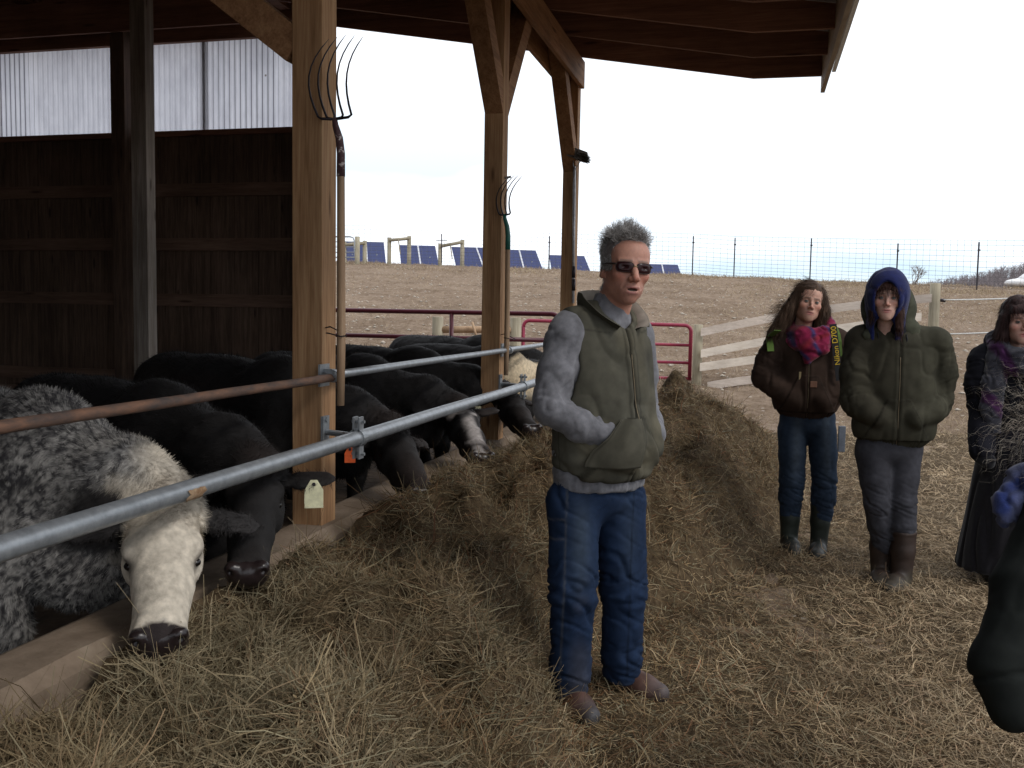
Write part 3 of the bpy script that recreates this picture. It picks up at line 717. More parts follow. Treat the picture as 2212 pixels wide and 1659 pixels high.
f2 = fork('pitchfork', 'smaller pitchfork with a green socket hung on the middle post', (-1.728, PY[1]-.11, 0), 2.13, .27, 4, .085, .40, 1.0, plain('green_socket', (.02, .12, .09), rough=.5), .22, 1, -4, .0048, .018)
for y, z in ((PY[0]-.06, 1.36), (PY[1]-.06, 1.27)):     # wire hooks on the posts
    pts = [(ax-.005, y+.03, z+.02), (ax+.03, y+.01, z+.025), (ax+.085, y-.03, z+.01), (ax+.13, y-.05, z-.01), (ax+.12, y-.085, z-.012), (ax+.07, y-.09, z), (ax+.045, y-.06, z+.0)]
    MB().tube(pts, .003, 6).build('wire_hook', M['iron'], barn)
MB().tube([(ax-.01, PY[1], 2.42), (ax+.045, PY[1], 2.43)], .008, 8).build('peg', M['galv'], barn)
# broom on the last post
bx, by = PW(1239, 500, 9.55)[:2]
br = empty('broom', (bx, by, 1.0), 0, 'broom with pale metal pole and brush head up, hung on the far post', 'broom')
def zpx(px, py, D): return PW(px, py, D)[2]
zt_ = zpx(1240, 352, 9.55)
def rel(e, pts): return [tuple(Vector(p)-e.location) for p in pts]
MB().tube(rel(br, [PW(1238, 655, 9.55), PW(1241, 352, 9.55)]), .014, 10).build('pole', plain('pale_pole', (.42, .42, .44), rough=.4, metallic=.3), br, smooth=True)
for a, c in ((575, 600), (603, 628)): MB().tube(rel(br, [PW(1239, c, 9.54), PW(1239.3, a, 9.54)]), .019, 10).build('grip', M['iron'], br, smooth=True)
hd = Vector(PW(1245, 338, 9.5)) - br.location
MB().bar(hd+Vector((-.085, 0, .055)), hd+Vector((.095, .02, -.01)), .09, .10).build('brush_block', plain('grey_block', (.16, .145, .13)), br, bevel=.006)
MB().tube([hd+Vector((-.03, 0, -.02)), hd+Vector((-.03, 0, -.10))], .004, 5).tube([hd+Vector((.05, 0, -.03)), hd+Vector((-.01, 0, -.13))], .004, 5).build('wire_brace', M['galv'], br)
n = 2600; u = RNG.random(n); rt = np.stack([hd.x-.085+u*.19, hd.y+RNG.uniform(-.04, .04, n), hd.z+.05-.06*u+RNG.uniform(-.05, .02, n)], -1)
dd = np.stack([(u-.4)*1.6, RNG.normal(size=n)*.3, .55-u*.9+RNG.normal(size=n)*.2], -1)
V, Fq, k = ribbons(rt, dd, RNG.uniform(.02, .055, n), np.full(n, .005), RNG.normal(size=n)*.3, segs=2)
link('bristles', mesh_np('bristles', V, Fq, np.repeat(np.array([[.05, .045, .035]])*RNG.uniform(.6, 1.8, (n, 1)), k, 0)), M['strand'], br)
# ------------------------------------------------------------------ sculpting: signed fields -> one continuous surface
class Field:
    def __init__(s, lo, hi, h):
        s.lo = np.array(lo, np.float32); s.h = h
        s.n = np.ceil((np.array(hi)-s.lo)/h).astype(int)+1
        s.F = np.full(s.n, 9.0, np.float32)
        s.ax = [s.lo[i]+np.arange(s.n[i], dtype=np.float32)*h for i in range(3)]
    def _win(s, lo, hi):
        a = np.clip(np.floor((np.array(lo)-s.lo)/s.h).astype(int), 0, s.n); b = np.clip(np.ceil((np.array(hi)-s.lo)/s.h).astype(int)+1, 0, s.n)
        return a, b
    def put(s, lo, hi, fn, k=.02, sub=False, inter=False):
        a, b = s._win(lo, hi)
        if np.any(b <= a): return s
        sl = tuple(slice(a[i], b[i]) for i in range(3))
        X = s.ax[0][sl[0]][:, None, None]; Y = s.ax[1][sl[1]][None, :, None]; Z = s.ax[2][sl[2]][None, None, :]
        d = fn(X, Y, Z).astype(np.float32); F = s.F[sl]
        if sub:
            d = -d; hh = np.clip(.5+.5*(d-F)/k, 0, 1) if k else None
            s.F[sl] = np.maximum(F, d) if not k else F*(1-hh)+d*hh + k*hh*(1-hh)
        else:
            if not k: s.F[sl] = np.minimum(F, d)
            else:
                hh = np.clip(.5+.5*(F-d)/k, 0, 1); s.F[sl] = F*(1-hh)+d*hh - k*hh*(1-hh)
        return s
    def ell(s, c, r, k=.02, R=None, sub=False):
        c = np.array(c, float); r = np.array(r, float); m = max(r)+k+3*s.h+.02
        def fn(X, Y, Z):
            x, y, z = X-c[0], Y-c[1], Z-c[2]
            if R is not None:
                x, y, z = (R[0][0]*x+R[0][1]*y+R[0][2]*z, R[1][0]*x+R[1][1]*y+R[1][2]*z, R[2][0]*x+R[2][1]*y+R[2][2]*z)
            k0 = np.sqrt((x/r[0])**2+(y/r[1])**2+(z/r[2])**2)
            k1 = np.sqrt((x/r[0]**2)**2+(y/r[1]**2)**2+(z/r[2]**2)**2)+1e-6
            return k0*(k0-1)/k1
        return s.put(c-m, c+m, fn, k, sub)
    def cap(s, a, b, ra, rb, k=.02, sub=False, flat=None):
        """tapered capsule; flat=(axis vector, factor) squeezes it along that axis"""
        a = np.array(a, float); b = np.array(b, float); m = max(ra, rb)*(1.4 if flat else 1)+k+3*s.h+.02
        ba = b-a; L2 = ba@ba+1e-9
        def fn(X, Y, Z):
            x, y, z = X-a[0], Y-a[1], Z-a[2]
            t = np.clip((x*ba[0]+y*ba[1]+z*ba[2])/L2, 0, 1)
            x, y, z = x-ba[0]*t, y-ba[1]*t, z-ba[2]*t
            if flat is not None:
                f = np.array(flat[0], float); f = f/np.linalg.norm(f); q = x*f[0]+y*f[1]+z*f[2]; g_ = flat[1]-1
                x, y, z = x+f[0]*q*g_, y+f[1]*q*g_, z+f[2]*q*g_
            return np.sqrt(x*x+y*y+z*z) - (ra+(rb-ra)*t)
        return s.put(np.minimum(a, b)-m, np.maximum(a, b)+m, fn, k, sub)
    def chain(s, pts, rs, k=.02, **kw):
        for i in range(len(pts)-1): s.cap(pts[i], pts[i+1], rs[i], rs[i+1], k, **kw)
        return s
    def cut(s, p, n, k=0.004):       # remove everything on the side n points to
        n = np.array(n, float); n /= np.linalg.norm(n)
        return s.put(s.lo-1, s.lo+s.n*s.h+1, lambda X, Y, Z: -((X-p[0])*n[0]+(Y-p[1])*n[1]+(Z-p[2])*n[2]), k, sub=True)
    def mesh(s, smooth=1):
        F = s.F; S = F < 0; nx, ny, nz = F.shape
        F = np.clip(F, -1, 1)
        cnt = np.zeros((nx-1, ny-1, nz-1), np.float32); acc = np.zeros((3, nx-1, ny-1, nz-1), np.float32)
        def sub(A, o): return A[o[0]:nx-1+o[0], o[1]:ny-1+o[1], o[2]:nz-1+o[2]]
        for ax in range(3):
            o1, o2 = [(1, 2), (0, 2), (0, 1)][ax]
            for i in (0, 1):
                for j in (0, 1):
                    p0 = [0, 0, 0]; p0[o1] = i; p0[o2] = j; p1 = list(p0); p1[ax] = 1
                    a, b = sub(F, p0), sub(F, p1); cr_ = (a < 0) != (b < 0)
                    t = np.where(cr_, a/np.where(cr_, a-b, 1), 0)
                    cnt += cr_
                    acc[ax] += t*cr_; acc[o1] += i*cr_; acc[o2] += j*cr_
        act = cnt > 0; ids = np.full(act.shape, -1, np.int64); ids[act] = np.arange(act.sum())
        I = np.argwhere(act); V = (I + (acc[:, act]/cnt[act]).T)*s.h + s.lo
        faces = []
        for ax in range(3):
            o1, o2 = [(1, 2), (2, 0), (0, 1)][ax]
            sl0 = [slice(None)]*3; sl1 = [slice(None)]*3; sl0[ax] = slice(0, -1); sl1[ax] = slice(1, None)
            e = S[tuple(sl0)] != S[tuple(sl1)]; q = np.argwhere(e)
            ok = (q[:, o1] > 0) & (q[:, o2] > 0) & (q[:, o1] < act.shape[o1]) & (q[:, o2] < act.shape[o2]); q = q[ok]
            ins = S[tuple(q.T)]
            def gid(d1, d2):
                w = q.copy(); w[:, o1] -= d1; w[:, o2] -= d2; return ids[tuple(w.T)]
            f = np.stack([gid(1, 1), gid(0, 1), gid(0, 0), gid(1, 0)], -1)
            f[~ins] = f[~ins][:, ::-1]; faces.append(f)
        Fc = np.concatenate(faces); Fc = Fc[(Fc >= 0).all(1)]
        for _ in range(smooth): V = lap(V, Fc)
        return V.astype(np.float32), Fc
def lap(V, F, w=.5):
    A = np.zeros_like(V); c = np.zeros(len(V))
    for i in range(4):
        a, b = F[:, i], F[:, (i+1) % 4]
        np.add.at(A, a, V[b]); np.add.at(c, a, 1); np.add.at(A, b, V[a]); np.add.at(c, b, 1)
    c = np.maximum(c, 1)[:, None]
    return V*(1-w)+A/c*w
def vnormals(V, F):
    n = np.cross(V[F[:, 2]]-V[F[:, 0]], V[F[:, 3]]-V[F[:, 1]]); N = np.zeros_like(V)
    for i in range(4): np.add.at(N, F[:, i], n)
    return N/np.maximum(np.linalg.norm(N, axis=1, keepdims=True), 1e-9)
def n3(p, sc, seed=0):             # cheap 3-D value noise in [-.5,.5]
    q = p*np.array(sc)+seed*13.7; i = np.floor(q).astype(np.int64); f = q-i; f = f*f*(3-2*f); out = 0
    for a in (0, 1):
        for b in (0, 1):
            for c in (0, 1):
                n = ((i[:, 0]+a)*374761393+(i[:, 1]+b)*668265263+(i[:, 2]+c)*2147483647*3) & 0xffffffff
                n = ((n ^ (n >> 13))*1274126177) & 0xffffffff; h = ((n ^ (n >> 16)) & 0xffff)/65535.
                w = (f[:, 0] if a else 1-f[:, 0])*(f[:, 1] if b else 1-f[:, 1])*(f[:, 2] if c else 1-f[:, 2])
                out = out+h*w
    return out-.5
def gz(V, c, r):                   # gaussian weight about a point
    return np.exp(-(((V-np.array(c))/np.array(r))**2).sum(1))
def sculpt(fld, name, mat, parent, colfn, smooth=1, disp=None):
    V, F = fld.mesh(smooth)
    if disp is not None:
        N = vnormals(V, F); V = V + N*disp(V, N)[:, None]
    me = mesh_np(name, V, F, colfn(V) if callable(colfn) else np.tile(np.array(colfn, np.float32), (len(V), 1)), sm=np.ones(len(F), bool))
    o = link(name, me, mat, parent); return o, V, F
def surf_sample(V, F, n, rng, keep=None):
    a = np.linalg.norm(np.cross(V[F[:, 2]]-V[F[:, 0]], V[F[:, 3]]-V[F[:, 1]]), axis=1)
    if keep is not None: a = a*keep
    c = np.cumsum(a); idx = np.searchsorted(c, rng.random(n)*c[-1]); idx = np.minimum(idx, len(F)-1)
    u, v = rng.random((2, n, 1)); q = V[F[idx]]
    p = (q[:, 0]*(1-u)+q[:, 1]*u)*(1-v)+(q[:, 3]*(1-u)+q[:, 2]*u)*v
    N = np.cross(q[:, 2]-q[:, 0], q[:, 3]-q[:, 1]); N /= np.maximum(np.linalg.norm(N, axis=1, keepdims=True), 1e-9)
    return p, N
def fur(name, V, F, n, length, width, flow, colfn, mat, parent, rng, lift=.45, keep=None, segs=1, jit=.35, curl=.3):
    p, N = surf_sample(V, F, n, rng, keep)
    fl = flow(p, N) if callable(flow) else np.tile(np.array(flow, float), (n, 1))
    fl = fl - N*(fl*N).sum(1, keepdims=True); fl /= np.maximum(np.linalg.norm(fl, axis=1, keepdims=True), 1e-6)
    d = fl*(1-lift)+N*lift + rng.normal(size=(n, 3))*jit*.5
    ln = (length(p) if callable(length) else length)*rng.uniform(.6, 1.3, n)
    Vv, Ff, k = ribbons(p-N*.003, d, ln, np.full(n, width), rng.normal(size=n)*curl, segs=segs, side=np.cross(d, N))
    c = colfn(p)*rng.uniform(.75, 1.25, (n, 1))
    return link(name, mesh_np(name, Vv, Ff, np.repeat(c, k, 0)), mat, parent)

# ------------------------------------------------------------------ cattle
M['hide'] = col_mat('hide', rough=.8, noise=.25, nscale=40, bump=.35, bscale=120, bdist=.004)
M['fur'] = hmat('cattle_hair', rough=.8, spec=.12, trans=.0)
M['nose'] = plain('wet_nose', (.018, .012, .012), rough=.28, bump=.35, scale=70)
M['eye'] = plain('dark_eye', (.006, .005, .005), rough=.12, bump=0)
M['tag_yellow'] = plain('faded_yellow_tag', (.62, .60, .40), rough=.5)
M['tag_orange'] = plain('orange_tag', (.80, .13, .03), rough=.5)
def norm(v): v = np.array(v, float); return v/np.linalg.norm(v)
def cow(label, rump, heading_to, poll, muzzle, coat, cface=None, seed=1, h=.016, zs=1.0, L=1.75, fur_n=9000, hairlen=.03, tagc=None, tagside=1, earpose=(.35, .0), width=1.0, furw=.003, fine=False, ea=.365, fwd=1.0, ncut=.91, legsout=True, hump=0.0, taglen=1.0):
    """rump, heading_to, poll, muzzle given in world coordinates; local frame: x forward along the body"""
    rng = np.random.default_rng(seed)
    hd = np.array(heading_to[:2])-np.array(rump[:2]); ang = math.atan2(hd[1], hd[0]); ca, sa = math.cos(ang), math.sin(ang)
    def loc(p): dx, dy = p[0]-rump[0], p[1]-rump[1]; return np.array([dx*ca+dy*sa, -dx*sa+dy*ca, p[2]])
    pl, mz = loc(poll), loc(muzzle)
    sx = np.linalg.norm(hd)       # rump to shoulder point
    e = empty('cow', (rump[0], rump[1], 0), ang, label, 'cow', 'cattle feeding over the curb')
    W = width; z0 = zs
    lo = [-.12, -.50, -.0]; hi = [max(pl[0], mz[0], sx)+.34, .50, 1.36*zs]
    lo[1] = min(lo[1], pl[1]-.3, mz[1]-.25); hi[1] = max(hi[1], pl[1]+.3, mz[1]+.25)
    f = Field(lo, hi, h)
    q = sx
    f.ell((.24, 0, .86*z0), (.30, .25*W, .28), .05)
    f.ell((.10, .0, 1.0*z0), (.16, .17*W, .13), .08)
    f.ell((q*.5, 0, .76*z0), (q*.42, .31*W, .36), .12)
    f.ell((q*.5, 0, .98*z0), (q*.5, .15*W, .17), .12)
    f.ell((q-.14, 0, .84*z0), (.30, .24*W, .33), .10)
    f.ell((q-.10, 0, 1.03*z0+hump), (.22, .10*W, .13), .10)
    f.ell((q+.08, 0, .66*z0), (.17, .15*W, .18), .08)
    for s in (-1, 1):
        f.ell((q-.06, s*.17*W, .72*z0), (.15, .09, .25), .06)
        f.chain([(q-.02, s*.18*W, .66*z0), (q+.0, s*.17, .42), (q-.02, s*.165, .22), (q-.01, s*.165, .07), (q+.03, s*.165, .02)], [.11, .062, .045, .05, .055], .04)
        f.ell((.22, s*.15*W, .74*z0), (.20, .11, .24), .06)
        f.chain([(.22, s*.18*W, .66*z0), (.30, s*.20, .55), (.05, s*.18, .42), (.10, s*.17, .09), (.14, s*.17, .02)], [.14, .10, .055, .045, .055], .04)
    f.chain([(-.01, 0, 1.02*z0), (-.06, .01, .85), (-.07, .02, .55), (-.06, .03, .35)], [.035, .025, .022, .035], .02)
    # neck and head
    nb = np.array([q-.02, 0, .90*z0]); nb2 = np.array([q+.04, 0, .72*z0])
    f.chain([nb, nb*.4+pl*.6+np.array([0, 0, .03]), pl], [.21, .155, .115], .06)
    f.chain([nb2, nb2*.4+pl*.6+np.array([0, 0, -.10])], [.17, .11], .06)
    fw = norm(mz-pl); hl = np.linalg.norm(mz-pl)
    sd = norm(np.cross((0, 0, 1), fw)) if abs(fw[2]) < .97 else norm(np.cross((0, 0, 1), norm(loc((muzzle[0]+1e-3, muzzle[1], 0))-loc((poll[0], poll[1], 0)))))
    up = norm(np.cross(fw, sd)); Rm = np.array([fw, sd, up])     # rows: local axes
    def H(a, b, c): b = b*fwd; return pl + fw*a*hl + sd*b + up*c            # a: 0 poll .. 1 muzzle ; c: toward the forehead side
    f.ell(H(.12, 0, -.02), (.13, .098, .095), .04, R=Rm)
    f.ell(H(.02, 0, .035), (.075, .075, .05), .03, R=Rm)          # poll tuft mound
    f.ell(H(.30, 0, .018), (.14, .094*fwd, .066), .04, R=Rm)         # forehead plate
    f.chain([H(.30, 0, -.012), H(.62, 0, -.002), H(.90, 0, -.012)], [.082*fwd, .070*fwd, .068*fwd], .04)
    f.chain([H(.22, 0, -.095), H(.55, 0, -.085), H(.88, 0, -.058)], [.068, .050, .044], .04)
    f.ell(H(.96, 0, -.012), (.048, .074*fwd, .056), .02, R=Rm)       # muzzle
    for s in (-1, 1):
        f.ell(H(.38, s*.074, -.035), (.07, .030, .05), .03, R=Rm)
        f.ell(H(ea-.08, s*.080, .028), (.045, .024, .022), .02, R=Rm)   # brow over the eye
        f.ell(H(ea-.005, s*.100, .004), (.034, .018, .020), .01, R=Rm, sub=True)
        f.ell(H(.985, s*.046, .028), (.026, .024, .022), .012, R=Rm)
        f.ell(H(1.03, s*.050, .020), (.022, .012, .010), .005, R=Rm, sub=True)
        # ears
        ed = norm(sd*s*.9 + up*earpose[1] - fw*earpose[0]); e0 = H(.10, s*.085, -.005); e1 = e0+ed*.07; e2 = e0+ed*.165; e3 = e0+ed*.215
        f.chain([e0, e1, e2, e3], [.030, .050, .045, .014], .012, flat=(norm(np.cross(ed, fw)), 2.9))
    cf = cface or (lambda V, Hc: coat(V))
    def hc(V): dq = V-pl; return np.stack([dq@fw/hl, dq@sd, dq@up], -1)
    def colf(V):
        return cf(V, hc(V))
    def disp(V, N): return n3(V, (9, 9, 9), seed)*.012 + n3(V, (26, 26, 26), seed)*.008
    o, V, F = sculpt(f, 'body', M['hide'], e, colf, 1, disp)
    # fur
    hcv = hc(V)
    def flow(p, N):
        q_ = hc(p); fl = np.tile([-.75, 0, -.65], (len(p), 1)); onh = (q_[:, 0] > .1) & (np.abs(q_[:, 1]) < .16) & (np.abs(q_[:, 2]) < .2)
        fl[onh] = fw*.9 + (sd*q_[onh][:, 1:2]*5); top = (q_[:, 0] > -.2) & (q_[:, 0] < .22) & onh
        fl[top] = fw*1.0
        return fl + np.stack([n3(p, (7, 7, 7), 3), n3(p, (7, 7, 7), 5), n3(p, (7, 7, 7), 8)], -1)*1.4
    def hlen(p):
        q_ = hc(p); onh = (q_[:, 0] > .28) & (np.abs(q_[:, 1]) < .16) & (np.abs(q_[:, 2]) < .2)
        return np.where(onh, hairlen*.35*np.clip(1.25-q_[:, 0], .25, 1), hairlen)
    Fc = V[F].mean(1); kc = hc(Fc)
    keep = np.where((kc[:, 0] > ncut+.01) & (kc[:, 2] > -.055), 0.0, 1.0)*np.where((kc[:, 0] > -.1) & (np.abs(kc[:, 1]) < .2), 2.2, 1)*np.where(Fc[:, 2] < .25, .3, 1)
    fur('hair', V, F, fur_n, hlen, furw, flow, lambda p: cf(p, hc(p)), M['fur'], e, rng, keep=keep, lift=.28, segs=2 if fine else 1)
    for s in (-1, 1):
        mb = MB(); c = H(ea, s*.080, .008)
        ico_ = bpy.data.meshes.new('eye'); import bmesh
        bm = bmesh.new(); bmesh.ops.create_uvsphere(bm, u_segments=14, v_segments=10, radius=.020); bm.to_mesh(ico_); bm.free()
        ob = link('eye', ico_, M['eye'], e, smooth=True); ob.location = c-up*.004; ob.scale = (1.0, .9, .7)
    # nose pad: a thin shell over the muzzle end
    nf = Field(H(.97, 0, 0)-.11, H(.97, 0, 0)+.11, .0045)
    nf.ell(H(.975, 0, -.006), (.044, .070*fwd, .050), .012, R=Rm)
    for s in (-1, 1): nf.ell(H(.99, s*.046, .026), (.025, .026, .024), .012, R=Rm); nf.ell(H(1.055, s*.052, .024), (.030, .011, .012), .006, R=Rm, sub=True)
    nf.cut(H(ncut, 0, 0)+up*.0, -(fw*.85-up*.3), .006)
    nf.cap(H(1.06, -.05, -.028), H(1.06, .05, -.028), .004, .004, .008, sub=True)
    sculpt(nf, 'nose', M['nose'], e, (.018, .012, .012), 2)
    if tagc:
        s = tagside; ed = norm(sd*s*.9 + up*earpose[1] - fw*earpose[0]); c = H(.10, s*.085, -.005)+ed*.125
        # tag hangs from the ear, facing the camera
        wc = Vector((-c[0]*ca + c[1]*sa - rump[0]+0, -c[0]*sa - c[1]*ca - rump[1], 0)).normalized()
        lx = Vector((wc.x*ca+wc.y*sa, -wc.x*sa+wc.y*ca, 0)); sx_ = Vector((0, 0, 1)).cross(lx).normalized(); uz = Vector((0, 0, 1))
        C0 = Vector(c)+lx*.040; w, hh = .030*taglen, .085*taglen
        pr = [(-w, -hh), (w, -hh), (w, -.030), (w*.35, .008), (-w*.35, .008), (-w, -.030)]
        vs_ = [C0+sx_*a+uz*b_+lx*d for d in (.0, .003) for a, b_ in pr]
        fs_ = [(5, 4, 3, 2, 1, 0), (6, 7, 8, 9, 10, 11)] + [(i, (i+1) % 6, 6+(i+1) % 6, 6+i) for i in range(6)]
        t_ = MB().add(vs_, fs_).build('ear_tag', M[tagc], e, bevel=.001)
        MB().tube([C0+uz*-.008-lx*.035, C0+uz*-.008+lx*.007], .007, 8).build('button', M['iron'], t_)
    return e
BLK = np.array([.009, .0078, .0078])
def black(V):
    return np.tile(BLK, (len(V), 1))*(1+.5*n3(V, (5, 5, 5), 2))[:, None] + np.array([.008, .003, .001])*np.clip(n3(V, (3, 3, 3), 7)*3, 0, 1)[:, None]
def roan(V):
    a = .9*n3(V, (75, 110, 75), 1)+.38*n3(V, (8, 10, 8), 4)+.9*n3(V, (120, 140, 120), 6)
    t = np.clip(.36+a*1.9-.22*gz(V, (1.15, 0, .85), (.22, .6, .3)), 0, 1)[:, None]
    return np.array([.030, .028, .030])*(1-t) + np.array([.30, .285, .265])*t
def roan_face(V, Hc):
    c = roan(V); a, b_, u = Hc[:, 0], Hc[:, 1], Hc[:, 2]
    # pale stripe down the neck and a cream face
    neck = np.clip(1.3-np.abs(b_-.0)/.085, 0, 1)*np.clip((a+1.0)*3, 0, 1)*np.clip((.2-a)*8, 0, 1)*np.clip((u+.12)*12, 0, 1)
    face = np.clip((a+.06)*9, 0, 1)*np.clip((.175-np.abs(b_))*60, 0, 1)*np.clip((u+.135)*16, 0, 1)
    dark = np.clip(n3(V, (60, 60, 60), 9)*4-1.1, 0, 1)*np.clip((a-.8)*8, 0, 1)
    w = np.clip(np.maximum(neck*.9+n3(V, (18, 18, 18), 3)*.4*(neck > .02), face), 0, 1)*(1-dark*.8)
    ear = np.clip((np.abs(b_)-.112)*60, 0, 1)*np.clip((a+.06)*14, 0, 1)*np.clip((.30-a)*14, 0, 1)*np.clip((.12-np.abs(u))*30, 0, 1)*np.clip((.36-np.abs(b_))*30, 0, 1)
    cream = np.array([.50, .445, .365])*(1+.16*n3(V, (14, 14, 14), 5))[:, None]
    tuft = (gz(Hc, (.06, 0, .05), (.16, .05, .1))*.45)[:, None]
    cream = cream*(1-tuft)+np.array([.22, .17, .13])*tuft
    c = c*(1-w[:, None])+cream*w[:, None]
    c = c*(1-ear[:, None])+np.array([.02, .018, .018])*ear[:, None]
    ey = np.clip(1.5*gz(Hc, (.46, .100, .014), (.085, .026, .022))+1.5*gz(Hc, (.46, -.100, .014), (.085, .026, .022)), 0, 1)[:, None]*.9
    c = c*(1-ey)+np.array([.05, .04, .035])*ey
    nz_ = np.clip((a-.945+.03*n3(V, (40, 40, 40), 2))*60, 0, 1)*np.clip((u+.06)*30, 0, 1)
    return c*(1-nz_[:, None])+np.array([.02, .014, .014])*nz_[:, None]
def spot_face(V, Hc):
    c = black(V); a, b_, u = Hc[:, 0], Hc[:, 1], Hc[:, 2]
    m_ = np.clip((n3(V, (14, 14, 14), 5)+n3(V, (34, 34, 34), 6)*.8)*7-.6, 0, 1)*np.clip((a-.16)*6, 0, 1)*np.clip((u+.14)*12, 0, 1)
    st = np.clip((.05-np.abs(b_))*40, 0, 1)*np.clip((a-.3)*6, 0, 1)*np.clip((.9-a)*9, 0, 1)*np.clip((u)*40, 0, 1)
    m_ = np.clip(np.maximum(m_*.75, st*.8), 0, 1)[:, None]
    return c*(1-m_)+np.array([.42, .38, .36])*m_
def belt(V):
    c = black(V); m_ = np.clip((V[:, 0]-1.20+(1.0-V[:, 2])*.25+.05*n3(V, (14, 14, 14), 3))*30, 0, 1)*np.clip((1.50-V[:, 0])*30, 0, 1)*np.clip((V[:, 2]-.72)*20, 0, 1); m_ = m_[:, None]
    return c*(1-m_)+np.array([.62, .50, .34])*m_
def streak(V):
    c = black(V); m_ = np.clip((n3(V, (6, 20, 20), 3)*5-.2), 0, 1)*np.clip((V[:, 2]-1.04)*30, 0, 1)*np.clip(1-np.abs(V[:, 0]-1.05)/.25, 0, 1); m_ = m_[:, None]
    return c*(1-m_)+np.array([.35, .28, .24])*m_
W = lambda *a: np.array(PW(*a))
def WX(px, X, z):                  # a world point seen in picture column px, on the plane x = X, at height z
    t = (px-1106)/FPX; D = X/(t*c_-s_); x, y, _ = Vw(t*D, D, 0); return np.array([x, y, z])
cow('blue roan calf with a cream face eating hay nearest the camera', (-3.55, 3.25), (-2.20, 2.60), WX(352, -1.79, .825), WX(334, -1.545, .545), roan, roan_face, seed=3, ea=.46, fwd=1.12, ncut=.945, h=.0105, zs=.985, fur_n=200000, hairlen=.022, furw=.0016, fine=True, earpose=(.12, -.30), width=1.05)
cow('black cow with a pale yellow ear tag between the speckled calf and the big post', (-3.5, 4.0), (-2.30, 3.40), WX(552, -1.79, .845), WX(530, -1.56, .60), black, seed=5, fur_n=45000, hairlen=.028, furw=.0022, h=.013, zs=.96, tagc='tag_yellow', tagside=1, earpose=(-.0, .05), taglen=1.15)
cow('black cow with an orange ear tag, head right of the big post', (-3.62, 5.15), (-2.35, 4.55), WX(835, -1.80, .83), WX(912, -1.48, .60), black, seed=7, fur_n=30000, hairlen=.03, furw=.003, zs=1.02, tagc='tag_orange', tagside=-1, earpose=(.4, -.5), taglen=.9)
cow('black cow with white patches on its face, third head from the far end', (-3.55, 6.35), (-2.35, 5.66), WX(985, -1.80, .84), WX(1045, -1.46, .62), streak, lambda V, Hc: np.where((Hc[:, 0] > .02)[:, None], spot_face(V, Hc), streak(V)), seed=9, fur_n=30000, hairlen=.028, furw=.003, zs=.98)
cow('black cow with a yellow ear tag, eating just left of the man', (-3.6, 7.3), (-2.4, 6.75), WX(1085, -1.80, .84), WX(1152, -1.42, .66), black, seed=11, fur_n=16000, furw=.0035, zs=1.0, tagc='tag_yellow', tagside=-1, earpose=(.4, -.4), taglen=.9)
cow('black cow with a cream patch over its shoulder, partly behind the man', (-3.05, 8.0), (-1.98, 7.6), WX(1180, -1.80, .82), WX(1235, -1.45, .66), belt, seed=13, fur_n=12000, furw=.004, zs=1.0)
cow('black cow standing farthest back beside the maroon panel', (-3.7, 9.5), (-2.5, 8.9), WX(1190, -1.95, .9), WX(1240, -1.6, .66), black, seed=15, fur_n=10000, furw=.004, zs=1.03)
# ------------------------------------------------------------------ hay
Yk = np.array([-1, .5, 1.5, 2.2, 2.8, 3.3, 3.8, 4.4, 5.2, 6.2, 7.2, 8.2, 9.0, 9.7, 10.5])
Hc_ = np.array([.44, .46, .50, .50, .48, .47, .52, .60, .68, .76, .80, .74, .62, .35, .1])
Xc_ = np.array([-1.1, -1.1, -1.15, -1.2, -1.2, -1.3, -1.3, -1.2, -1.1, -1.0, -.9, -.8, -.8, -.8, -.8])
Xe_ = np.array([-.35, -.35, -.32, -.32, -.42, -.72, -.66, -.42, -.10, .22, .45, .50, .35, .0, -.4])
Hk_ = np.array([.38, .42, .46, .50, .48, .50, .52, .47, .44, .46, .46, .44, .40, .3, .1])
def hay_h(X, Y):
    h, xc, xe, hk = [np.interp(Y, Yk, a) for a in (Hc_, Xc_, Xe_, Hk_)]
    xe = xe + (fbm(X*0+7.1, Y*2.3, 3, 31)-.5)*.16
    u = np.clip((X-xc)/np.maximum(xe-xc, .05), 0, 1.6); sl = np.where(u < 1, 1-np.clip(u, 0, 1)**2.4, 0)
    lft = np.clip((xc-X)/(xc+1.64), 0, 1); z = np.where(X > xc, h*sl, h+(hk-h)*lft**1.5)
    hp = np.clip(z/.3, 0, 1)
    z = z + hp*((fbm(X*2.1, Y*2.1, 3, 41)-.5)*.34 + (fbm(X*6.5, Y*6.5, 3, 43)-.5)*.24)
    # tuft at the far end
    r2 = ((X+.70)/.36)**2+((Y-8.95)/.36)**2; z = np.maximum(z, (.93*np.exp(-r2*1.1) + (fbm(X*7, Y*7, 2, 3)-.5)*.1)*(r2 < 4))
    r2 = ((X+.02)/.30)**2+((Y-7.9)/.35)**2; z = np.maximum(z, .62*np.exp(-r2))
    # litter everywhere else
    fl = .035 + (fbm(X*1.7, Y*1.7, 3, 51)-.5)*.07 + (fbm(X*7, Y*7, 3, 53)-.5)*.05
    far = np.clip((Y - (12.0 + 1.5*(fbm(X*.8, Y*.8, 2, 8)-.5)) + np.clip(-X, 0, 9)*1.3)/2.2, 0, 1)
    return np.maximum(z, fl*1.0) - far*.12
vxs = np.linspace(-1.66, 9.5, 440); vys = np.geomspace(1.0, 16.5, 460)-.9
Xg, Yg = np.meshgrid(vxs, vys, indexing='ij'); Zg = hay_h(Xg, Yg)-.012
idx = np.arange(Xg.size).reshape(Xg.shape)
